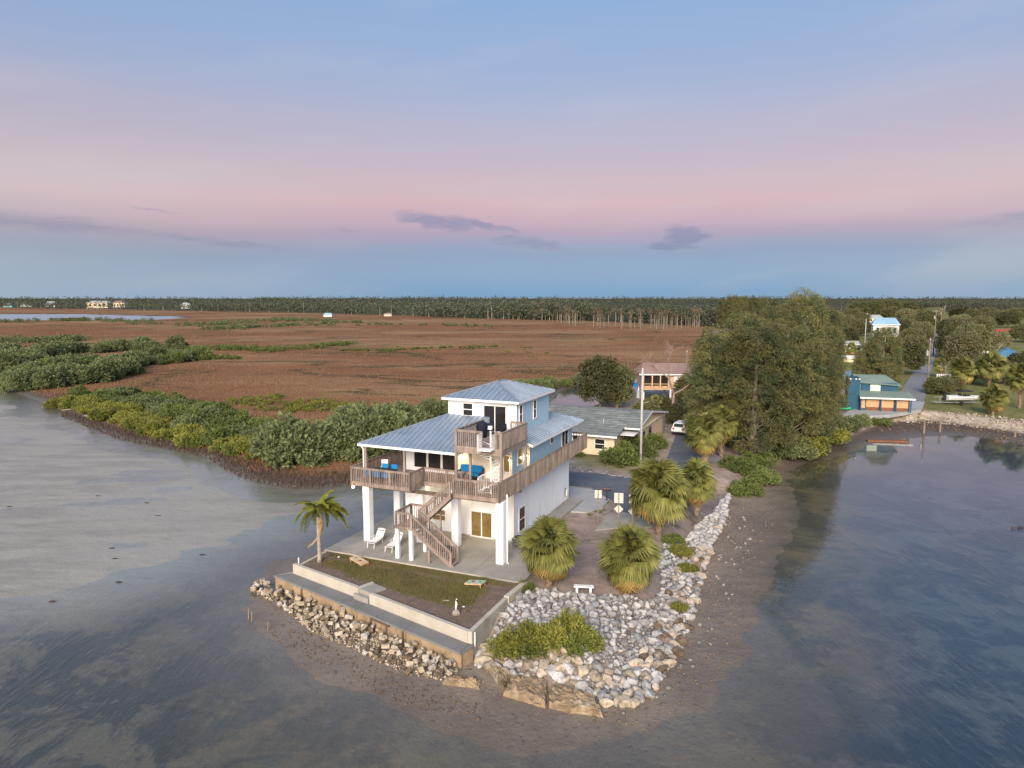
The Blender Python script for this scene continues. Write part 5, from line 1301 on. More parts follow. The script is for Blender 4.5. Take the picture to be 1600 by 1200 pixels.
# stones strewn on the mud and along the far bank
MUDP = px([(1095, 870), (1140, 800), (1180, 790), (1175, 850), (1145, 930), (1105, 1020), (1040, 1100), (960, 1125), (985, 1105), (1045, 1045), (1085, 950)])
stone_stuff('pale_mud_stones', 'pale stones fallen from the riprap onto the mud', 170, MUDP, .05, .22, 'rock_fill', .25, 17)
stone_stuff('mud_stones', 'scattered stones and shells on the brown mud beach', 800, px([(1100, 860), (1150, 790), (1215, 790), (1205, 850), (1170, 940), (1140, 1050), (1040, 1120), (950, 1140), (800, 1110), (1000, 1095), (1060, 1010), (1090, 900)]), .025, .12, 'rock_brown', .1, 7)
stone_stuff('shore_grit', 'brown stones on the mud in front of the rubble', 420, px([(400, 965), (470, 985), (560, 1030), (700, 1090), (760, 1100), (760, 1130), (620, 1100), (500, 1040), (430, 1000)]), .03, .12, 'rock_brown', .1, 8)
stone_stuff('far_bank_stones', 'pale and tan rocks along the far right bank', 1100, px([(1345, 656), (1420, 646), (1500, 650), (1600, 660), (1800, 690), (1800, 712), (1600, 684), (1450, 668), (1380, 672)], .6), .05, .24, 'rock_brown', .2, 9)
stone_stuff('far_bank_sand_stones', 'white rocks on top of the far right bank', 500, px([(1345, 650), (1420, 643), (1500, 647), (1600, 657), (1800, 685), (1800, 694), (1600, 665), (1450, 652)], 1.2), .06, .26, 'rubble_pale', .2, 10)

# broken blocks heaped against the seawall
def block_mesh(seed, mat):
    rs = np.random.RandomState(seed); s = np.array([rs.uniform(.8, 1.5), rs.uniform(.6, .9), rs.uniform(.45, .75)])
    bm = bmesh.new(); bmesh.ops.create_cube(bm, size=1.0)
    for v in bm.verts: v.co = np.array(v.co) * s * (1 + rs.normal(size=3) * .07)
    bmesh.ops.bevel(bm, geom=list(bm.edges), offset=.05, segments=1, affect='EDGES')
    me = bpy.data.meshes.new('rubble_block'); bm.to_mesh(me); bm.free(); me.materials.append(M[mat]); return me
BK = [block_mesh(s, 'rubble') for s in range(5)] + [block_mesh(s + 9, 'rubble_pale') for s in range(3)] + [block_mesh(s + 15, 'rock_brown') for s in range(2)]
RUB = np.array([Wl(*p) for p in [(-15.2, -6.2), (-13.9, -6.75), (-9.8, -7.85), (-5.6, -8.97), (-1.5, -10.06), (2.5, -11.12), (2.9, -12.0), (1.5, -12.6), (-1.2, -12.2), (-4.5, -11.2), (-7.5, -10.6), (-9.5, -9.6), (-12.2, -8.3), (-15.3, -7.3)]])
WLINE = [np.array(Wl(-13.8, -6.7)), np.array(Wl(2.6, -11.05))]
nrm_ = np.array([(WLINE[1] - WLINE[0])[1], -(WLINE[1] - WLINE[0])[0]]); nrm_ /= np.linalg.norm(nrm_)
cnt = 0
for layer, (n, k, dz) in enumerate(((210, .62, .06), (90, .8, .22))):
    for p, r in scatter(RUB, n, .15, .36, rs, k, 1.4):
        dw = abs((p - WLINE[0]) @ nrm_); pile = .42 * max(0, 1 - dw / 1.7)
        if layer == 1 and dw > 1.25: continue
        h = max(-.08, hgt(*p)); me = BK[rs.randint(len(BK))]
        if layer == 0 and dw > 1.5 and rs.rand() < .3: me = BK[8 + rs.randint(2)]
        o = link('rubble_block', me, None, (p[0], p[1], min(h, .2) + dz + pile * .6 + r * .2), (rs.normal() * .4, rs.normal() * .4, rs.rand() * 6.28), (r * 1.1, r * 1.05, r * 1.1))
        cn = ('broken tan concrete block' if me in BK[:5] else ('pale squared block' if me in BK[5:8] else 'dark brown broken stone')) + (' heaped against the seawall' if dw < 1.1 else ' at the outer edge of the rubble by the mud'); tag(o, cn, 'rubble', cn + 's'); cnt += 1
        if cnt >= 300: break
stone_stuff('rubble_chips', 'small chips of brick and concrete in the rubble heap', 1100, RUB, .05, .13, 'rubble', .5, 12)
# two slabs of caprock and one long block at the tip
def caprock(label, poly, z0, z1, seed):
    rs = np.random.RandomState(seed); t = np.array(poly); c = t.mean(0); rings = []
    n = len(t); fine = np.vstack([t[i] + (t[(i + 1) % n] - t[i]) * f for i in range(n) for f in np.arange(0, 1, .1)])
    for sc_, z in ((1.07, z0), (1.06, z0 + .2 * (z1 - z0)), (1.03, z0 + .4 * (z1 - z0)), (1.01, z0 + .6 * (z1 - z0)), (.98, z0 + .8 * (z1 - z0)), (.93, z1 - .07), (.86, z1 - .02), (.72, z1), (.55, z1 + .03), (.35, z1 + .03), (.15, z1 + .02)):
        rings.append([(*(c + (p - c) * sc_ * (1 + rs.normal() * .028)), z + rs.normal() * .06) for p in fine])
    o = MB().loft(rings).build('caprock_slab', M['caprock'], None, smooth=False); return tag(o, label, 'rock')
G2 = lambda u, v, z=.1: ground(u, v, z)[:2]
caprock('left slab of cracked orange-brown caprock at the tip of the point', [G2(786, 1088), G2(852, 1106), G2(856, 1060, .5), G2(800, 1048, .5)], -.2, .45, 1)
caprock('right slab of cracked orange-brown caprock at the tip of the point', [G2(857, 1107), G2(940, 1119), G2(926, 1082, .4), G2(862, 1060, .5)], -.2, .42, 2)
caprock('long low stained concrete block lying at the end of the rubble', [G2(692, 1070), G2(748, 1078), G2(752, 1062, .3), G2(700, 1056, .3)], -.1, .32, 3)
caprock('brown boulder slab between rubble and caprock', [G2(762, 1050), G2(786, 1082), G2(800, 1050, .4), G2(775, 1040, .4)], -.1, .45, 4)
# white stones edging the road
for k in range(22):
    u = 893 + k * 4.2; v = 731 + k * .72 + rs.normal() * 1.2; q = ground(u, v, 1.45)
    o = link('edging_stone', RW[rs.randint(6)], None, (q[0], q[1], 1.5), (0, 0, rs.rand() * 6), (rs.uniform(.1, .26),) * 3); tag(o, 'small white stone in the row edging the road by the neighbour house', 'stone', 'stones edging the road')
# ------------------------------------------------------------------ road, driveway, lane
def sheet(name, poly_px, z, mat, th=.06):
    P = [ground(u, v, z)[:2] for u, v in poly_px]; return tag(MB().prism(P, z - .5, z).build(name, M[mat]), kind='structure')
sheet('road', [(886, 737), (940, 740), (1000, 749), (1040, 722), (1052, 690), (1060, 664), (1052, 645), (1048, 632), (1062, 632), (1084, 660), (1096, 700), (1096, 740), (1084, 775), (1064, 795), (1040, 806), (1010, 812), (975, 800), (952, 778), (925, 762), (886, 757)], 1.50, 'asphalt')
sheet('apron', [(975, 800), (1012, 813), (1018, 822), (1000, 826), (968, 824), (930, 828), (948, 808)], 1.505, 'concrete')
pmat('driveway_concrete', (.36, .365, .36), (.30, .305, .31), .5, .85, bump=.08, bscale=30)
sheet('driveway', [(870, 757), (925, 764), (952, 780), (942, 792), (915, 800), (878, 798), (860, 812), (830, 830)], 1.56, 'driveway_concrete')
pmat('asphalt_worn', (.21, .21, .22), (.17, .17, .18), .4, .85, stain=(.25, .245, .245))
lane = [ground(u, v, 1.5)[:2] for u, v in [(1392, 640), (1440, 640), (1447, 615), (1455, 580), (1463, 550), (1472, 520), (1479, 500), (1473, 500), (1463, 520), (1447, 550), (1428, 580), (1405, 615)]]
tag(MB().prism(lane, 1.0, 1.56).build('lane', M['asphalt_worn']), kind='structure')
sheet('boat_yard_drive', [(1310, 652), (1390, 648), (1440, 640), (1445, 628), (1400, 626), (1330, 640)], 1.572, 'driveway_concrete')

# ------------------------------------------------------------------ garden things on the lot
def chaise(label, a, b, rz):
    t = lot('chaise_longue', label, 'chaise longue', a, b, ZP, rz, 'pair of white chaise longues')
    fr = MB()
    for x in (-.28, .28): fr.bar((x, -.95, .36), (x, .35, .36), .04, .05).bar((x, .35, .36), (x, .85, .85), .04, .05).bar((x + .0, .1, .36), (x, .1, .55), .03, .03).bar((x, -.2, .56), (x, .3, .56), .04, .03)
    fr.build('frame', M['white_paint'], t)
    MB().prism([(-.27, -.95), (.27, -.95), (.27, .35), (-.27, .35)], .37, .40).build('seat', M['white_fabric'], t)
    MB().add([(-.27, .35, .38), (.27, .35, .38), (.27, .86, .90), (-.27, .86, .90), (-.27, .37, .36), (.27, .37, .36), (.27, .88, .88), (-.27, .88, .88)], [(0, 1, 2, 3), (7, 6, 5, 4), (0, 4, 5, 1), (2, 6, 7, 3), (0, 3, 7, 4), (1, 5, 6, 2)]).build('backrest', M['white_fabric'], t)
    for y0, y1, z in ((-.93, -.84, .405),): MB().box(-.27, .27, y0, y1, z, z + .006).build('stripe', M['navy_fabric'], t)
    MB().bar((-.27, .74, .79), (.27, .74, .79), .02, .07).build('stripe', M['navy_fabric'], t); MB().box(-.2, .2, .7, .86, .88, .95).build('pillow', M['white_fabric'], t, bevel=.03)
    for x in (-.27, .27):
        for y, lean in ((-.88, -.08), (.28, .12)): MB().bar((x, y, .36), (x, y + lean, 0), .035, .035).build('leg', M['white_paint'], t)
pmat('white_fabric', (.82, .82, .82), (.74, .74, .76), 4, .9)
chaise('white chaise longue with navy bands, left of the pair on the patio', -9.95, -.15, .12)
chaise('white chaise longue with navy bands, right of the pair behind the landing post', -8.3, -.35, .12)
pmat('birch', (.55, .38, .22), (.46, .31, .17), 4, .7); pmat('mint_paint', (.22, .48, .32), (.35, .50, .40), 2.2, .7); pmat('board_print', (.45, .48, .30), (.50, .30, .22), 3.5, .7)
def cornhole(label, a, b, rz, top):
    t = lot('cornhole_board', label, 'cornhole board', a, b, 1.62, rz, 'pair of cornhole boards')
    P = lambda x, y, dz=0: (x, y, .09 + .20 * (x + .6) / 1.2 + dz)
    MB().add([P(-.6, -.3), P(.6, -.3), P(.6, .3), P(-.6, .3), P(-.6, -.3, .03), P(.6, -.3, .03), P(.6, .3, .03), P(-.6, .3, .03)], [(3, 2, 1, 0), (4, 5, 6, 7), (0, 1, 5, 4), (1, 2, 6, 5), (2, 3, 7, 6), (3, 0, 4, 7)]).build('board', M[top], t)
    fr = MB()
    for y in (-.31, .31): fr.bar(P(-.61, y, -.02), P(.61, y, -.02), .03, .1)
    for x in (-.61, .61): fr.bar(P(x, -.31, -.02), P(x, .31, -.02), .03, .1)
    fr.build('frame', M['birch'], t)
    hole = MB(); hole.tube([P(.38, 0, .028), P(.38, 0, .036)], .078, 14); hole.build('hole', M['black_metal'], t)
    for y in (-.27, .27): MB().bar(P(.5, y), (.56, y, 0), .04, .05).build('leg', M['birch'], t)
    MB().tube([P(-.15, .05, .03), P(-.15, .05, .045)], .13, 12).build('emblem', M['red_paint'], t)
cornhole('cornhole board with red printed top at the left of the lawn', -9.05, -3.6, math.pi - .25, 'board_print')
cornhole('mint green cornhole board on birch legs at the right of the lawn', -.05, -3.85, -.1, 'mint_paint')
def bag(label, a, b, mat, z=1.66): tag(link('bean_bag', MB().box(-.07, .07, -.07, .07, 0, .05).mesh('bean_bag', M[mat], bevel=.02), None, W(a, b, z), (0, 0, a)), label, 'bean bag')
bag('white bean bag on the grass near the left cornhole board', -10.9, -3.4, 'white_fabric'); bag('red bean bag on the lawn right of the left board', -8.2, -3.7, 'red_paint')
bag('white bean bag on the bare soil right of the lawn ornament', .75, -7.0, 'white_fabric', 1.62)
orn = lot('garden_ornament', 'small white heron ornament on a stone base in the bare soil', 'ornament', .75, -7.95, 1.6)
MB().loft([[(.22 * math.cos(k * .785) * s, .22 * math.sin(k * .785) * s, z) for k in range(8)] for s, z in ((1.1, 0), (1.0, .12), (.75, .2))]).build('base', M['rubble_pale'], orn)
MB().tube([(0, 0, .18), (.0, 0, .5), (.04, 0, .62), (-.02, 0, .78), (.03, 0, .9), (.1, 0, .9)], [.035, .07, .06, .03, .035, .01], 8).build('heron', M['white_paint'], orn, smooth=True)
tag(link('driftwood_stick', MB().bar((-.2, 0, .02), (.2, .05, .05), .05, .05).mesh('driftwood_stick', M['bark_pale']), None, W(-.6, -6.7, 1.62), (0, 0, -.4)), 'short pale stick lying on the lawn before the ornament', 'stick')
be = thing('garden_bench', 'small white concrete bench facing the riprap between the two front palms', 'bench', (*ground(912, 926, 1.42)[:2], 1.42), -.1)
MB().box(-.62, .62, -.19, .19, .38, .45).build('seat', M['white_paint'], be, bevel=.015)
for x in (-.42, .42): MB().prism([(x - .07, -.15), (x + .07, -.15), (x + .05, .15), (x - .05, .15)], 0, .38).build('leg', M['white_paint'], be)
# folded flag-coloured chair and condenser at the right pillar
fc = lot('flag_signboard', 'tall navy board with red and white striped foot leaning near the right pillar', 'board', -.62, 1.2, ZP, .35)
MB().box(-.04, .04, -.1, 1.0, .42, 1.35).build('panel', M['navy_fabric'], fc)
MB().box(-.10, .10, -.35, -.12, .12, .55).build('foot_box', M['white_paint'], fc); MB().box(-.105, .105, -.36, -.11, .30, .38).build('stripe', M['red_paint'], fc); MB().box(-.105, .105, -.36, -.11, .46, .54).build('stripe', M['navy_fabric'], fc)
for x in (-.08, .08):
    for y in (-.34, -.14): MB().bar((x, y, 0), (x, y, .9 if y < -.2 else .75), .05, .05).build('post', M['white_paint'], fc)
ac = lot('air_conditioner', 'grey air conditioning condenser against the white wall behind the right pillar', 'air conditioner', -.1, 3.4)
MB().box(-.42, .42, -.42, .42, .05, .75).build('case', M['grey_metal'], ac, bevel=.03); MB().tube([(0, 0, .75), (0, 0, .79)], .33, 16).build('fan_guard', M['black_metal'], ac)
for k in range(6): MB().box(-.36, .36, -.43, -.425, .13 + k * .1, .18 + k * .1).build('louvre', M['black_metal'], ac)
gr = lot('fire_bowl', 'low round black fire bowl standing under the lower stair flight', 'fire bowl', -4.3, .1)
MB().loft([[(s * math.cos(k * .524), s * math.sin(k * .524), z) for k in range(12)] for s, z in ((.25, .1), (.48, .3), (.52, .42), (.5, .43), (.3, .36))]).build('bowl', M['black_metal'], gr)
for k in range(3): MB().bar((.22 * math.cos(k * 2.1), .22 * math.sin(k * 2.1), .2), (.32 * math.cos(k * 2.1), .32 * math.sin(k * 2.1), 0), .04, .04).build('leg', M['black_metal'], gr)
# deck furniture
DZ = ZP + DF
sf = lot('outdoor_sofa', 'outdoor sofa with bright blue cushions under the tower deck', 'sofa', -4.05, 3.4, DZ)
MB().box(-.95, .95, -.38, .40, .12, .30).box(-.95, .95, .34, .42, .3, .82).box(-.98, -.88, -.38, .4, .12, .6).box(.88, .98, -.38, .4, .12, .6).build('frame', M['black_metal'], sf)
for x in (-.45, .45):
    MB().box(x - .42, x + .42, -.40, .25, .30, .48).build('seat_cushion', M['blue_cushion'], sf, bevel=.05); MB().box(x - .42, x + .42, .16, .36, .45, 1.0).build('back_cushion', M['blue_cushion'], sf, bevel=.06)
for x in (-.88, .88):
    for y in (-.33, .33): MB().box(x - .03, x + .03, y - .03, y + .03, 0, .12).build('leg', M['black_metal'], sf)
def deck_chair(label, a, b, rz, seat='blue_cushion', z=DZ, pillow=False, group=None):
    t = lot('deck_chair', label, 'chair', a, b, z, rz, group)
    MB().box(-.26, .26, -.26, .26, .40, .47).build('seat', M[seat], t, bevel=.02); MB().box(-.26, .26, .22, .28, .47, .95).build('backrest', M[seat], t, bevel=.02)
    for x in (-.25, .25):
        for y in (-.25, .25): MB().box(x - .02, x + .02, y - .02, y + .02, 0, .62 if y < 0 else .4).build('leg', M['black_metal'], t)
    MB().box(-.28, -.22, -.27, .25, .62, .65).build('armrest', M['black_metal'], t); MB().box(.22, .28, -.27, .25, .62, .65).build('armrest', M['black_metal'], t)
    if pillow: MB().box(-.2, .2, .08, .2, .48, .78).build('pillow', M['white_fabric'], t, bevel=.04)
tb = lot('dining_table', 'dark outdoor dining table on the left front deck', 'table', -9.9, .75, DZ)
MB().box(-.95, .95, -.48, .48, .70, .74).build('tabletop', M['black_metal'], tb)
for x in (-.85, .85):
    for y in (-.4, .4): MB().box(x - .03, x + .03, y - .03, y + .03, 0, .70).build('leg', M['black_metal'], tb)
for k, (a, b, r) in enumerate([(-10.5, .05, math.pi), (-9.8, .05, math.pi), (-9.1, .1, math.pi), (-10.3, 1.45, 0), (-9.5, 1.45, 0)]):
    deck_chair(['blue chair at the left front of the deck table', 'blue chair in the middle front of the deck table', 'blue chair at the right front of the deck table', 'blue chair behind the deck table, left', 'blue chair behind the deck table, right'][k], a, b, r, group='chairs round the deck table')
deck_chair('white chair alone in the left corner of the deck', -11.0, 2.6, .4, 'white_fabric')
deck_chair('navy chair with a white pillow before the tower door', -2.55, 3.6, .3, 'navy_fabric', ZP + TD, True)
deck_chair('navy chair beside the tower door, without pillow', -1.75, 4.0, -.3, 'navy_fabric', ZP + TD)
gl_ = lot('covered_grill', 'dark round covered grill on the tower deck behind the left railing', 'grill', -3.0, 3.3, ZP + TD)
MB().loft([[(s * math.cos(k * .524), s * math.sin(k * .524), z) for k in range(12)] for s, z in ((.35, 0), (.38, .6), (.42, .8), (.36, 1.05), (.15, 1.15))]).build('cover', M['navy_fabric'], gl_, smooth=True)
deck_chair('black chair on the far end of the right deck walkway', -.4, 17.6, 1.2, 'black_metal')

# ------------------------------------------------------------------ street things
pmat('sign_back', (.62, .60, .56), (.54, .52, .49), 3, .5, metallic=.2)
def road_sign(label, u, v, plates, h):
    q = ground(u, v, 1.42); t = thing('road_sign', label, 'sign', (q[0], q[1], 1.42), ROT + .25)
    MB().box(-.035, .035, -.03, .03, -.2, h).build('post', M['pole_wood'], t)
    for kind, zc, s in plates:
        if kind == 'sq': MB().box(-s / 2, s / 2, .032, .045, zc - s * .58, zc + s * .58).build('plate', M['sign_back'], t, bevel=.004)
        else: MB().add([(0, .034, zc - s), (s, .034, zc), (0, .034, zc + s), (-s, .034, zc), (0, .046, zc - s), (s, .046, zc), (0, .046, zc + s), (-s, .046, zc)], [(0, 1, 2, 3), (7, 6, 5, 4), (0, 4, 5, 1), (1, 5, 6, 2), (2, 6, 7, 3), (3, 7, 4, 0)]).build('diamond_plate', M['sign_back'], t)
road_sign('road sign seen from behind, one tall plate, leftmost of the three', 934, 818, [('sq', 2.45, .56)], 2.8)
road_sign('road sign seen from behind with square and diamond plates, middle of the three', 966, 823, [('sq', 2.35, .72), ('di', 1.45, .38)], 2.75)
road_sign('road sign seen from behind with diamond plate, half hidden by the largest palm', 988, 826, [('sq', 2.4, .6), ('di', 1.42, .38)], 2.8)
mbx = thing('mailbox', 'black mailbox on a post at the corner of the driveway', 'mailbox', (*ground(948, 784, 1.45)[:2], 1.45), ROT + .2)
MB().box(-.05, .05, -.05, .05, -.1, 1.0).build('post', M['black_metal'], mbx)
MB().loft([[(x, -.16, 1.0), (x, .16, 1.0), (x, .16, 1.2), (x, .1, 1.32), (x, -.1, 1.32), (x, -.16, 1.2)] for x in (-.34, .34)]).build('box', M['black_metal'], mbx); MB().box(-.2, -.1, -.175, -.162, 1.15, 1.3).build('flag', M['red_paint'], mbx)
def utility_pole(label, u, v, h, mat, z=1.42, r=.17, arm=False, can=True, rz=0.0):
    q = ground(u, v, z); t = thing('utility_pole', label, 'pole', (q[0], q[1], z), rz)
    MB().tube([(0, 0, -.3), (0, 0, h)], [r, r * .7], 10).build('shaft', M[mat], t, smooth=True)
    if can:
        c = MB().tube([(-.42, 0, h - 3.0), (-.42, 0, h - 2.15)], .26, 12).build('transformer', M['grey_metal'], t, smooth=False); MB().tube([(-.42, 0, h - 2.15), (-.42, 0, h - 1.9)], .04, 6).build('bushing', M['white_paint'], c)
        MB().bar((-.3, 0, h - 2.3), (0, 0, h - 2.3), .06, .06).build('bracket', M['grey_metal'], t)
    if arm:
        MB().box(-1.2, 1.2, -.06, .06, h - .7, h - .56).build('crossarm', M['pole_wood'], t)
        for x in (-1.05, -.4, .4, 1.05): MB().tube([(x, 0, h - .56), (x, 0, h - .36)], .05, 6).build('insulator', M['white_paint'], t)
    else:
        MB().tube([(0, 0, h), (0, 0, h + .25)], .05, 6).build('insulator', M['white_paint'], t)
    MB().bar((0, 0, h - 3.6), (.75, 0, h - 3.4), .05, .05).build('lamp_arm', M['grey_metal'], t)
utility_pole('tall pale concrete utility pole with a transformer beside the neighbour house', 1001, 726, 10.4, 'pole_concrete', r=.15)
utility_pole('weathered wooden utility pole before the tarped house', 1071, 632, 9.0, 'pole_wood', can=False)
utility_pole('leaning wooden pole with a transformer at the near end of the lane', 1448, 614, 10.2, 'pole_wood', arm=False)
utility_pole('wooden pole with a crossarm, second along the lane', 1458, 556, 14.5, 'pole_wood', arm=True)
utility_pole('wooden pole with a crossarm, third along the lane', 1469, 524, 13, 'pole_wood', arm=True)
utility_pole('small distant pole at the far end of the lane', 1474, 505, 12, 'pole_wood', can=False, arm=True)
utility_pole('white lamp pole left of the blue-roofed house', 1351, 540, 10.0, 'pole_concrete', can=False)

# ------------------------------------------------------------------ cars
pmat('car_white', (.80, .81, .82), (.78, .79, .8), 1, .25, spec=.5); pmat('car_silver', (.45, .46, .48), (.42, .43, .45), 1, .25, metallic=.5, spec=.5); pmat('tyre', (.02, .02, .02), (.03, .03, .03), 3, .9); pmat('tail_red', (.30, .01, .01), (.25, .01, .01), 3, .3)
def car(label, loc, rz, paint):
    t = thing('parked_car', label, 'car', loc, rz)
    prof = lambda y, w, z0, z1: [(-w, y, z0), (w, y, z0), (w * 1.02, y, (z0 + z1) / 2), (w * .95, y, z1), (-w * .95, y, z1), (-w * 1.02, y, (z0 + z1) / 2)]
    MB().loft([prof(-2.38, .80, .45, .85), prof(-2.3, .92, .32, 1.02), prof(-1.2, .96, .30, 1.06), prof(.6, .96, .30, 1.05), prof(1.6, .94, .30, 1.0), prof(2.25, .88, .34, .88), prof(2.38, .74, .42, .74)]).build('body', M[paint], t, bevel=.03)
    MB().loft([[(-.86, -2.2, 1.04), (.86, -2.2, 1.04), (.86, 1.25, 1.04), (-.86, 1.25, 1.04)], [(-.70, -1.95, 1.62), (.70, -1.95, 1.62), (.70, .35, 1.64), (-.70, .35, 1.64)]]).build('cabin', M[paint], t, bevel=.05)
    MB().add([(-.70, -2.185, 1.12), (.70, -2.185, 1.12), (.60, -2.005, 1.54), (-.60, -2.005, 1.54)], [(0, 1, 2, 3)]).build('rear_window', M['glass_dark'], t)
    MB().add([(-.74, 1.20, 1.10), (.74, 1.20, 1.10), (.64, .50, 1.57), (-.64, .50, 1.57)], [(3, 2, 1, 0)]).build('windscreen', M['glass_dark'], t)
    for s in (-1, 1):
        for y0, y1 in ((-1.95, -1.05), (-.98, -.05), (.02, .8)):
            x0, x1 = .855 * s, .725 * s
            MB().add([(x0, y0, 1.12), (x0, y1, 1.12), (x1, min(y1, .42) if y1 > .5 else y1, 1.54), (x1, y0 + (.06 if y0 < -1.5 else 0), 1.54)], [(0, 1, 2, 3)]).build('side_window', M['glass_dark'], t)
        MB().box(s * .62 - .14, s * .62 + .14, -2.42, -2.3, .78, .98).build('tail_light', M['tail_red'], t)
        MB().box(s * .62 - .16, s * .62 + .16, 2.28, 2.4, .62, .76).build('headlight', M['glass_dark'], t)
        MB().bar((s * .62, -1.7, 1.69), (s * .62, .2, 1.69), .04, .05).build('roof_rail', M['grey_metal'], t); MB().box(s * 1.0 - .1, s * 1.0 + .1, .75, .9, 1.05, 1.2).build('mirror', M[paint], t)
        for y in (-1.5, 1.5):
            wv = MB().tube([(s * .78, y, .34), (s * .98, y, .34)], .34, 16).build('wheel', M['tyre'], t); MB().tube([(s * .975, y, .34), (s * .99, y, .34)], .2, 10).build('rim', M['grey_metal'], wv)
    MB().box(-.26, .26, -2.44, -2.40, .66, .80).build('number_plate', M['white_paint'], t); MB().box(-.88, .88, -2.44, -2.3, .38, .52).build('bumper', M['black_metal'], t)
q = ground(1066, 681, 1.5); car('white sport utility vehicle seen from behind, parked on the road beside the pines', (q[0] + .6, q[1] + 2.2, 1.5), ROT - .1, 'car_white')
q = ground(1100, 655, 1.5); car('silver car half hidden under the pines beyond the white one', (q[0] + .6, q[1] + 3.0, 1.5), ROT, 'car_silver')
q = ground(1530, 553, 1.5); car('distant white car by the blue-roofed white shed', (q[0], q[1], 1.5), 1.3, 'car_white')

# ------------------------------------------------------------------ neighbour houses
pmat('shingle_green', (.20, .215, .205), (.145, .157, .152), 1.3, .9, bump=.3, bscale=14, stain=(.22, .25, .235), stain_scale=.5, obj_rand=.18)
pmat('shingle_brown', (.30, .20, .17), (.24, .16, .135), 1.0, .9, obj_rand=.1); pmat('cream_wall', (.72, .60, .42), (.66, .54, .37), .8, .85); pmat('pale_wood_lit', (.60, .42, .26), (.52, .36, .22), 1.5, .8)
pmat('tarp_blue', (.02, .28, .55), (.02, .22, .46), 1.2, .5); pmat('teal_wall', (.022, .085, .145), (.018, .07, .12), 1.0, .75); pmat('green_roof', (.17, .225, .195), (.14, .19, .165), .8, .6); pmat('mint_panel', (.5, .62, .52), (.45, .57, .47), 1, .7)
pmat('orange_wood', (.52, .32, .18), (.44, .27, .15), 2.0, .7); pmat('brick_dark', (.20, .09, .05), (.15, .07, .04), 3, .9); pmat('sky_roof', (.33, .52, .66), (.29, .46, .60), .6, .5, metallic=.3); pmat('red_roof', (.33, .05, .045), (.28, .045, .04), .8, .6); pmat('blue_roof', (.05, .19, .33), (.045, .16, .29), .8, .5)
pmat('grey_roof', (.34, .36, .36), (.28, .30, .30), .8, .8); pmat('pale_wall', (.66, .66, .64), (.6, .6, .58), .8, .8); pmat('aqua_wall', (.30, .58, .55), (.27, .52, .5), .8, .8); pmat('kayak_green', (.04, .45, .17), (.03, .38, .14), 2, .4); pmat('kayak_teal', (.03, .35, .38), (.03, .3, .33), 2, .4)

nb = thing('neighbour_house', 'cream bungalow with a broad grey-green shingle roof across the road', 'house', W(0, 0, 1.42), ROT)
zb = 0.0
MB().box(-17, -1.7, 35.0, 53, 0, 2.62).build('wall', M['cream_wall'], nb); MB().box(-1.7, .1, 39.0, 53, 0, 2.6).build('carport_wall', M['cream_wall'], nb)
MB().add([(.1, 39.0, 2.6), (.1, 53, 2.6), (.1, 53, 2.9), (.1, 44.4, 4.1), (.1, 39.0, 3.3), (-.1, 39.0, 2.6), (-.1, 53, 2.6), (-.1, 53, 2.9), (-.1, 44.4, 4.1), (-.1, 39.0, 3.3)], [(0, 1, 2, 3, 4), (9, 8, 7, 6, 5), (0, 5, 6, 1), (1, 6, 7, 2), (2, 7, 8, 3), (3, 8, 9, 4), (4, 9, 5, 0)]).build('gable_wall', M['cream_wall'], nb)
MB().box(-1.75, .1, 38.95, 39.02, 0, 3.3).build('carport_front', M['wood_dark'], nb)
MB().box(-17.02, -1.68, 34.97, 35.0, 0, .25).build('plinth', M['rock_brown'], nb)
for a0, a1 in ((-6.15, -5.05), (-3.95, -2.85), (-9.5, -8.4)):
    f = MB().box(a0 - .08, a0, 34.93, 35.0, 1.0, 2.1).box(a1, a1 + .08, 34.93, 35.0, 1.0, 2.1).box(a0, a1, 34.93, 35.0, 2.1, 2.18).box(a0, a1, 34.92, 35.0, .92, 1.0).box(a0, a1, 34.94, 35.0, 1.5, 1.57).build('window', M['white_paint'], nb)
    MB().box(a0, a1, 34.97, 35.0, 1.0, 1.5).build('pane', M['glass_dark'], f); MB().box(a0, a1, 34.97, 35.0, 1.57, 2.1).build('pane', M['glass_dark'], f)
for b0 in (41, 44.5): MB().box(.1, .16, b0, b0 + 1.3, .9, 2.1).build('window', M['glass_dark'], nb)
NR = MB().box(-17.2, .3, 36, 53.5, 2.55, 2.6).build('roof', M['white_paint'], nb)
sl = (4.25 - 2.68) / (44.4 - 34.2); rz_ = lambda b: 2.68 + sl * (b - 34.2)
step = .85; kk = 0; b = 34.2
while b < 44.39:                      # courses of shingles, each lapped over the one below
    b1 = min(b + step, 44.4); a1_ = -1.2 if b < 37.6 else .55
    lp = -17.6; n = 0; wdt = 1.9
    off = (kk % 3) * .6
    edges = [lp] + [lp + off + i * wdt for i in range(1, 12) if lp + off + i * wdt < a1_ - .3] + [a1_]
    for x0, x1 in zip(edges[:-1], edges[1:]):
        MB().prism([(x0 + .01, b - .03), (x1 - .01, b - .03), (x1 - .01, b1), (x0 + .01, b1)], [rz_(b) - .02] * 2 + [rz_(b1) - .06] * 2, [rz_(b) + .05] * 2 + [rz_(b1)] * 2).build('shingle_strip', M['shingle_green'], NR)
    b = b1; kk += 1
MB().prism([(-17.6, 44.4), (.55, 44.4), (.55, 54.5), (-17.6, 54.5)], [4.1, 4.1, 2.6, 2.6], [4.25, 4.25, 2.72, 2.72]).build('rear_slope', M['shingle_green'], NR)
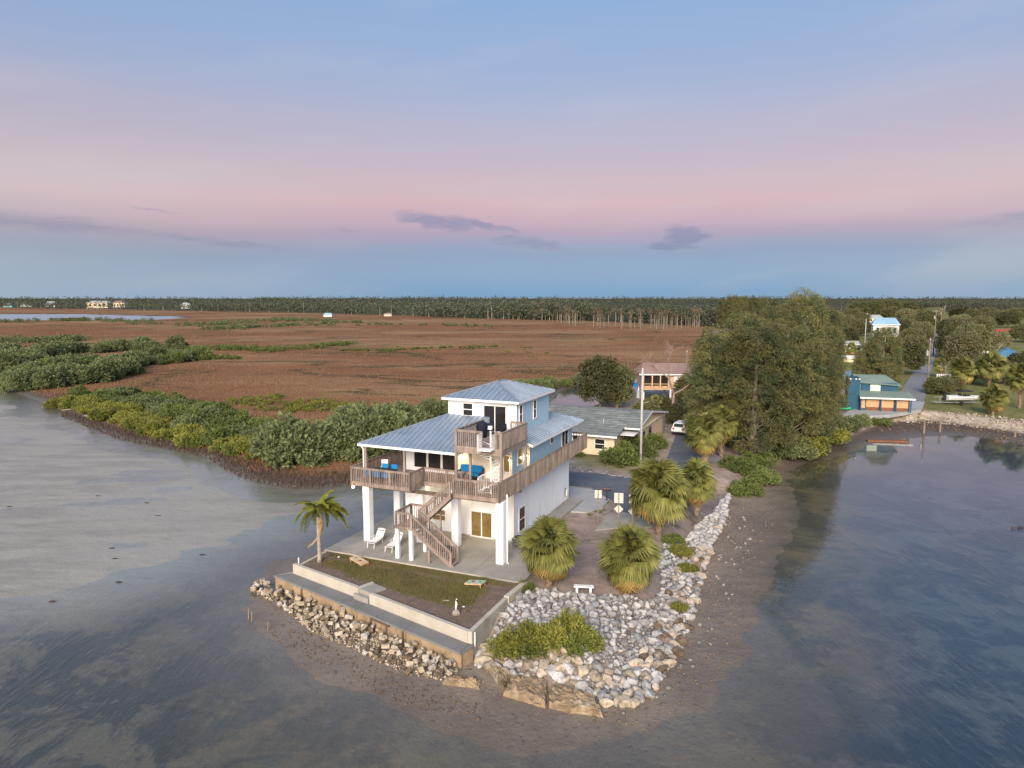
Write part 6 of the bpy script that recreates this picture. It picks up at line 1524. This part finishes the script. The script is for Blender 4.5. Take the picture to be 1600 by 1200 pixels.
MB().bar((-17.6, 34.17, 2.6), (-1.2, 34.17, 2.6), .05, .2).build('fascia', M['white_paint'], NR); MB().bar((.57, 37.6, rz_(37.6) - .1), (.57, 44.4, 4.15), .05, .2).build('fascia', M['white_paint'], NR); MB().bar((.57, 44.4, 4.15), (.57, 54.5, 2.6), .05, .2).build('fascia', M['white_paint'], NR)
MB().bar((-1.2, 37.6, rz_(37.6) - .12), (.57, 37.6, rz_(37.6) - .12), .05, .18).build('fascia', M['white_paint'], NR)
MB().tube([(-4.0, 38.5, rz_(38.5)), (-4.0, 38.5, rz_(38.5) + .5)], .06, 8).build('vent_pipe', M['pole_concrete'], NR)
def gable_house(name, label, loc, rz, w, d, h, rh, wall, roof, over=.5, hip=0.0, wins=(), base=0.0, deckmat=None):
    """w along x, d along y, front faces -y; wins: (x, z, w, h, material) on the front"""
    t = thing(name, label, 'house', loc, rz)
    if base > 0:
        for x in np.linspace(-w / 2 + .3, w / 2 - .3, max(2, int(w / 3))):
            for y in (-d / 2 + .3, d / 2 - .3): MB().box(x - .15, x + .15, y - .15, y + .15, 0, base).build('pillar', M['white_paint'], t)
    MB().box(-w / 2, w / 2, -d / 2, d / 2, base, base + h).build('wall', M[wall], t)
    W2, D2, z0, z1 = w / 2 + over, d / 2 + over, base + h - .05, base + h + rh; hx = W2 * (1 - hip)
    ro = MB().add([(-W2, -D2, z0), (W2, -D2, z0), (hx, 0, z1), (-hx, 0, z1), (-W2, D2, z0), (W2, D2, z0)], [(0, 1, 2, 3), (5, 4, 3, 2), (1, 5, 2), (4, 0, 3), (0, 4, 5, 1)]).build('roof', M[roof], t)
    MB().box(-W2, W2, -D2 - .03, -D2 + .02, z0 - .16, z0 + .04).build('fascia', M['white_paint'], ro)
    for x, z, ww, hh_, mt in wins:
        f = MB().box(x - ww / 2 - .1, x + ww / 2 + .1, -d / 2 - .05, -d / 2, z - .1, z + hh_ + .1).build('window', M['white_paint'], t); MB().box(x - ww / 2, x + ww / 2, -d / 2 - .08, -d / 2 - .05, z, z + hh_).build('pane', M[mt], f)
    return t
# house with tarps behind the bare tree
q = ground(1052, 632, 1.2)
h2 = gable_house('tarped_house', 'wooden stilt house with brown roof and blue tarps beyond the bare tree', (float(q[0]), float(q[1]) + 5, 1.2), ROT + .36, 10.0, 7, 2.5, 1.6, 'pale_wood_lit', 'shingle_brown', .6, .22, [(1.2, 3.6, 1.2, 1.2, 'white_paint'), (3.4, 3.5, 1.6, 1.3, 'cream_wall')], 2.7)
MB().box(-5.0, -.4, -4.6, -3.5, 2.5, 2.7).build('porch_floor', M['pale_wood_lit'], h2)
for x in (-4.9, -3.4, -2.0, -.6): MB().box(x - .1, x + .1, -4.6, -4.4, 2.7, 5.1).build('porch_post', M['pale_wood_lit'], h2)
MB().box(-4.9, -.5, -3.6, -3.52, 3.1, 4.9).build('porch_opening', M['glass_dark'], h2)
MB().bar((-4.9, -4.5, 3.5), (-.5, -4.5, 3.5), .08, .1).build('porch_rail', M['pale_wood_lit'], h2)
MB().box(4.6, 5.3, -3.6, -3.0, 3.0, 5.9).build('chimney', M['white_paint'], h2)
def tarp(label, u, v, z, w, d, rz):
    q = ground(u, v, z); t = tag(MB().add([(-w / 2, -d / 2, -.25), (w / 2, -d / 2, -.35), (w / 2, d / 2, .15), (-w / 2, d / 2, .25), (0, -d / 2, .2), (0, d / 2, .55)], [(0, 4, 5, 3), (4, 1, 2, 5)]).build('tarp', M['tarp_blue'], None, loc=(float(q[0]), float(q[1]), z), rot=(0, 0, rz)), label, 'tarp'); return t
tarp('bright blue tarp right of the bare tree trunk', 1056, 604, 3.4, 2.6, 2.0, .3); tarp('bright blue tarp left, behind the concrete utility pole', 1000, 602, 3.2, 3.0, 2.2, .2); tarp('small blue tarp between the other two', 1032, 606, 3.2, 1.6, 1.4, -.3)

# blue house on the cove
q = ground(1372, 643, 1.5)
bh = thing('blue_house', 'teal blue house with green roofs and orange wooden garage doors on the far bank', 'house', (float(q[0]), float(q[1]), 1.5), -.28)
MB().box(-2.6, 4.6, 0.6, 8, 0, 2.3).build('lower_wall', M['teal_wall'], bh); MB().box(-3.0, 3.2, 2.6, 8, 2.3, 4.3).build('upper_wall', M['teal_wall'], bh)
MB().box(-4.4, -2.65, 1.0, 4.0, 0, 5.2).build('stair_tower', M['teal_wall'], bh)
for x in (-4.1, -3.3, -2.8): MB().box(x - .12, x + .12, .95, 1.0, 4.95, 5.1).build('tower_light', M['white_paint'], bh)
lr = MB().add([(-2.8, -.3, 2.25), (5.2, -.3, 2.25), (4.9, 2.7, 3.05), (-2.8, 2.7, 3.05), (-2.8, -.3, 2.12), (5.2, -.3, 2.12), (4.9, 2.7, 2.9), (-2.8, 2.7, 2.9)], [(0, 1, 2, 3), (7, 6, 5, 4), (0, 4, 5, 1), (1, 5, 6, 2), (2, 6, 7, 3), (3, 7, 4, 0)]).build('lower_roof', M['green_roof'], bh)
MB().box(-2.8, 5.2, -.36, -.30, 2.05, 2.28).build('fascia', M['white_paint'], lr)
MB().add([(-3.2, 2.2, 4.3), (3.9, 2.2, 3.9), (1.8, 5.2, 5.4), (-3.2, 5.2, 5.4), (-3.2, 8.3, 4.3), (3.9, 8.3, 3.9)], [(0, 1, 2, 3), (5, 4, 3, 2), (1, 5, 2), (4, 0, 3), (0, 4, 5, 1)]).build('upper_roof', M['green_roof'], bh)
for x0, x1 in ((-1.7, .2), (.45, 2.3), (2.75, 4.4)):
    d_ = MB().box(x0, x1, .54, .6, .6, 2.05).build('garage_door', M['orange_wood'], bh); MB().box(x0, x1, .53, .6, 0, .58).build('brick_base', M['brick_dark'], bh)
MB().box(-2.5, -1.85, .53, .6, .4, 1.9).build('door', M['orange_wood'], bh)
for x in (-2.62, .32, 2.5, 4.6): MB().box(x - .08, x + .08, -.25, -.1, 0, 2.15).build('porch_post', M['teal_wall'], bh)
for x, w, mt in ((-2.6, .5, 'mint_panel'), (-1.6, 1.0, 'teal_wall'), (-.1, 1.5, 'mint_panel')): MB().box(x - w / 2, x + w / 2, 2.53, 2.6, 3.0, 4.1).build('window', M[mt], bh)
def kayak(label, u, v, mat, rz):
    q = ground(u, v, 1.6); t = thing('kayak', label, 'kayak', (q[0], q[1], 1.58), rz)
    MB().loft([[(x, w * math.cos(k * 1.047), .18 + .18 * math.sin(k * 1.047) + dz) for k in range(6)] for x, w, dz in ((-1.6, .03, .1), (-.9, .3, 0), (0, .38, 0), (.9, .3, 0), (1.6, .03, .1))]).build('hull', M[mat], t); MB().tube([(-.3, 0, .34), (.5, 0, .34)], .2, 8).build('cockpit', M['black_metal'], t)
kayak('bright green kayak beside the blue house', 1313, 640, 'kayak_green', -.1); kayak('teal kayak behind the green one', 1312, 634, 'kayak_teal', -.15)
# houses further along the lane
def far(name, label, u, v, wpx, hpx, rpx, wall, roof, hip=.4, base_px=0, rz=0.0, wins=True, z=1.4, dep=.7):
    q = ground(u, v, z); ppm = FPX / (q[1] * _c + (CAMZ - z) * _s); w = wpx / ppm; h = hpx / ppm
    ww = [(x * w, base_px / ppm + h * .35, w * .1, h * .4, 'glass_dark') for x in (-.33, -.1, .12, .34)] if wins else []
    return gable_house(name, label, (float(q[0]), float(q[1]) + w * dep / 2, z), rz, w, w * dep, h, rpx / ppm, wall, roof, .5, hip, ww, base_px / ppm)
far('lane_house', 'white two-storey house with light blue metal roof left of the lane', 1388, 533, 36, 20, 10, 'pale_wall', 'sky_roof', .3, 6, -.35)
far('lane_house', 'low house with pale blue roof behind the pines', 1322, 596, 34, 8, 8, 'aqua_wall', 'sky_roof', .2, 0, -.3)
far('lane_house', 'grey house with white eaves left of the dark conifer', 1335, 551, 24, 13, 5, 'pale_wall', 'grey_roof', .3, 0, -.2)
far('lane_house', 'small beige house at the top left of the lane', 1370, 505, 20, 8, 5, 'cream_wall', 'grey_roof', .4, 0, -.2)
far('lane_house', 'narrow white gabled house high among the trees', 1352, 504, 6, 10, 4, 'pale_wall', 'pale_wall', 0, 0, 0, False)
far('lane_house', 'pink-walled cottage with white porch roof behind the pines', 1330, 566, 22, 7, 3, 'cream_wall', 'pale_wall', 0, 0, -.2, False)
far('lane_shed', 'white shed with dark blue roof at the right edge', 1585, 580, 60, 22, 12, 'pale_wall', 'blue_roof', .0, 0, .95, False)
far('lane_house', 'house with dark red roof among trees at the right edge', 1577, 526, 30, 4, 7, 'pale_wall', 'red_roof', .3, 0, -.4, False)
far('lane_house', 'pale house under trees right of the red roof', 1598, 520, 16, 6, 5, 'pale_wall', 'grey_roof', .3, 0, 0)
for k, (u, v, w, h, r, wl_, rf_, lab) in enumerate([(152, 483, 32, 8, 3, 'cream_wall', 'grey_roof', 'large cream house on pillars beyond the far lagoon'), (186, 482, 18, 7, 3, 'cream_wall', 'shingle_brown', 'tan house right of the large cream one beyond the lagoon'),
        (78, 479, 16, 4, 4, 'pale_wall', 'grey_roof', 'white gabled house beyond the lagoon at the far left'), (290, 482, 14, 5, 4, 'pale_wall', 'grey_roof', 'small white house before the forest right of the lagoon'), (40, 479, 18, 3, 2, 'pale_wall', 'grey_roof', 'low pale house at the far left horizon'),
        (512, 495, 13, 3, 3, 'pale_wall', 'sky_roof', 'small blue-roofed cabin at the far edge of the marsh'), (606, 494, 11, 3, 2, 'cream_wall', 'shingle_brown', 'small tan cabin at the forest edge beyond the marsh'), (12, 480, 14, 3, 3, 'aqua_wall', 'grey_roof', 'pale green house at the left picture edge on the horizon')]):
    far('distant_house', lab, u, v, w, h, r, wl_, rf_, .35, 2 if k < 2 else 0, 0, k < 4, .4, .5)
# boat on its trailer
q = ground(1508, 633, 1.5); bt = thing('motor_boat', 'white motor boat with dark cover on a trailer on the far lawn', 'boat', (q[0], q[1] + 1, 2.0), .05)
MB().loft([[(x, w, .95), (x, w * .95, .45), (x, 0, lo_), (x, -w * .95, .45), (x, -w, .95)] for x, w, lo_ in ((-2.9, .95, .15), (-1, 1.1, .05), (1.2, 1.05, .05), (2.5, .6, .2), (3.3, .05, .7))]).build('hull', M['white_paint'], bt)
MB().box(-2.7, 2.2, -1.12, -1.09, .62, .68).build('stripe', M['wood_grey'], bt); MB().prism([(-.3, -.7), (1.0, -.6), (1.0, .6), (-.3, .7)], .95, [1.3, 1.15, 1.15, 1.3]).build('windshield', M['glass_dark'], bt); MB().box(-.6, 1.4, -.8, .8, 1.75, 1.85).build('canopy', M['navy_fabric'], bt)
for x in (-.5, 1.3):
    for y in (-.75, .75): MB().bar((x, y, .95), (x, y, 1.75), .04, .04).build('canopy_post', M['grey_metal'], bt)
MB().box(-3.3, -2.9, -.25, .25, .2, 1.3).build('outboard', M['black_metal'], bt)
tl = thing('boat_trailer', 'grey metal trailer frame under the white boat', 'trailer', (q[0], q[1] + 1, 1.5), .05)
MB().bar((-5.0, -.6, .45), (2.8, -.6, .40), .1, .12).bar((-5.0, .6, .45), (2.8, .6, .40), .1, .12).bar((-4.9, -.6, .45), (-4.9, .6, .45), .1, .1).build('frame', M['grey_metal'], tl); MB().bar((-4.9, 0, 1.3), (-3.0, 0, 1.3), .1, .1).bar((-3.9, 0, .4), (-3.9, 0, 1.3), .1, .1).build('winch_stand', M['grey_metal'], tl)
for y in (-.85, .85): MB().tube([(-.6, y - .1, .3), (-.6, y + .1, .3)], .3, 12).build('wheel', M['tyre'], tl)
q = ground(1475, 592, 1.5); fe = thing('white_fence', 'short white picket fence by the lane on the far bank', 'fence', (q[0], q[1], 1.5), -.1)
for k in range(8): MB().box(k * .44 - 1.6, k * .44 - 1.3, -.02, .02, .1, 1.1).build('picket', M['white_paint'], fe)
MB().box(-1.7, 1.9, .02, .06, .25, .35).box(-1.7, 1.9, .02, .06, .85, .95).build('rail', M['white_paint'], fe)
for k, (u, v, h) in enumerate([(1443, 678, 1.9), (1468, 676, 1.7), (1585, 684, .8)]):
    q = ground(u, v, 0); o = MB().tube([(0, 0, -.6), (.05, 0, h * .6), (.02, .03, h)], [.16, .14, .12], 8).build('dock_piling', M['pole_wood'], None, loc=(q[0], q[1], 0)); tag(o, ['left of the two old wooden pilings standing in the cove', 'right of the two old wooden pilings standing in the cove', 'short stub of a piling near the right bank'][k], 'piling')
q = ground(1385, 690, 0); rw = tag(MB().box(-2.6, 2.6, -.45, .45, -.1, .22).build('sunken_bulkhead', M['brick_dark'], None, loc=(q[0], q[1], 0), rot=(0, 0, -.1), bevel=.04), 'low brown slab lying in the shallow water before the blue house', 'slab')
# stakes in the shallow water at the left end of the rubble
for k, (u, v, h) in enumerate([(388, 968, .75), (393, 970, .6), (418, 985, .55)]):
    q = ground(u, v, 0); tag(MB().bar((0, 0, -.4), (.06, 0, h), .06, .06).build('mooring_stake', M['pole_wood'], None, loc=(q[0], q[1], 0)), ['leftmost thin wooden stake in the water at the rubble end', 'thin wooden stake just right of the leftmost one', 'short stake leaning before the rubble'][k], 'stake')
# driftwood
for k, (u, v, L, a) in enumerate([(122, 640, 5, .4), (150, 650, 4, .2), (203, 667, 2.2, .1), (75, 636, 2, 1.0)]):
    q = ground(u, v, .15); tag(MB().tube([(-L / 2, 0, .1), (0, .2, .2), (L / 2, 0, .12)], [.1, .13, .05], 6).build('driftwood_log', M['bark_pale'], None, loc=(q[0], q[1], .1), rot=(0, 0, a)), ['long pale driftwood log on the mud below the left shrubs', 'pale driftwood log next to the longest one', 'white driftwood piece at the water edge of the left shore', 'driftwood stump at the left mangrove point'][k], 'driftwood')

# trees along the lane and beyond the far bank
bigc = cas
tree_at(1378, 608, 1.4, 12.0, .75, 'tall dark conifer behind the blue house', 1, cas)
tree_at(1352, 606, 1.4, 9.0, .55, 'dark conifer left of the tall one behind the blue house', 2, cas)
tree_at(1410, 585, 1.4, 8.0, 1.0, 'rounded dark tree left of the lane', 0)
LT = [(1425, 560, 6.5, 1.0), (1440, 535, 8, 1.1), (1425, 540, 6, 1.0), (1448, 515, 10, 1.5), (1415, 508, 10, 1.6), (1390, 500, 10, 1.6), (1430, 500, 10, 1.7), (1335, 525, 8, 1.1), (1320, 545, 7, 1.0), (1345, 510, 8, 1.3)]
RTs = [(1500, 575, 9, 1.15), (1485, 560, 8, 1.0), (1515, 560, 9.5, 1.2), (1500, 540, 10, 1.3), (1525, 535, 9, 1.2), (1500, 520, 9, 1.3), (1480, 530, 8, 1.0), (1535, 520, 8, 1.2), (1560, 545, 6, .9), (1575, 512, 9, 1.5), (1550, 508, 9, 1.6), (1520, 505, 9, 1.6), (1520, 600, 5, .8), (1570, 600, 5, .8), (1595, 600, 6, .9), (1480, 612, 3, .7), (1465, 616, 3, .6), (1600, 535, 7, 1.2), (1640, 560, 8, 1.4), (1630, 600, 7, 1.2)]
for k, (u, v, h, w) in enumerate(LT): c_ = 'pale olive' if k % 3 == 1 else 'dark green'; tree_at(u, v, 1.4, h, w * .9, c_ + ' tree in the row left of the lane', k, olv if k % 3 == 1 else oak)['group'] = c_ + ' trees left of the lane'
for k, (u, v, h, w) in enumerate(RTs): c_ = 'pale olive' if k % 5 in (0, 3) else 'dark green'; tree_at(u, v, 1.4, h, w * .9, c_ + ' tree in the woods right of the lane', k, olv if k % 5 in (0, 3) else oak)['group'] = c_ + ' trees right of the lane'
for k, (u, v, top, w) in enumerate([(1142, 512, 463, .9), (1158, 512, 464, .9), (1175, 512, 465, .9), (1190, 510, 466, .9), (1130, 512, 470, .8), (1208, 508, 472, .9), (1340, 496, 472, 1.6), (1365, 495, 471, 1.6), (1395, 494, 469, 1.6), (1420, 493, 472, 1.6), (1380, 494, 468, 1.5)]):
    q = ground(u, v, 1.0); hh_ = 18.7 - (top - HORIZON) * q[1] / FPX; o = place(cas[k % 3], (q[0], q[1], 1.0), k, (w * 1.1, w * 1.1, hh_ / 18), 'dark tall tree in the distant clump on the horizon right of centre'); o['group'] = 'distant tall trees'
for k, (u, v, h, sd_) in enumerate([(1480, 600, 5.5, 31), (1515, 560, 9, 32), (1345, 596, 6, 33), (1555, 560, 6, 34), (1235, 690, 8, 35)]):
    q = ground(u, v, 1.4); bare_tree(['leafless grey tree by the white picket fence', 'bare grey tree rising from the woods right of the lane', 'bare spindly tree beside the blue house tower', 'leafless tree before the white shed', 'grey dead limbs showing in the front of the pines'][k], (q[0], q[1], 1.3), h, sd_, 'bark_pale', 5, True, .6)
# dark bits of weed on the shallow flat
rs = np.random.RandomState(4)
for k, (u, v) in enumerate([(153, 775), (230, 786), (247, 806), (180, 873), (15, 792), (82, 940), (186, 910), (316, 867), (175, 857), (1595, 826)]):
    q = ground(u, v, 0.0); V_, F_ = blades(np.column_stack([q[:2] + rs.normal(size=(60, 2)) * np.array([.13, .05]) * (3.5 if u > 1500 else 1), np.full(60, -.02)]) - np.array([q[0], q[1], 0]), rs.uniform(.02, .09, 60) * (4 if u > 1500 else 1), .06, rs, 2)
    tag(link('seaweed_clump', fast_mesh('seaweed_clump', V_, F_, M['dry_brush']), None, (q[0], q[1], 0.02)), 'dark clump of seaweed stranded on the pale tidal flat' if u < 1500 else 'dark branch sticking out of the cove water at the right edge', 'seaweed', 'seaweed on the flat' if u < 1500 else None)
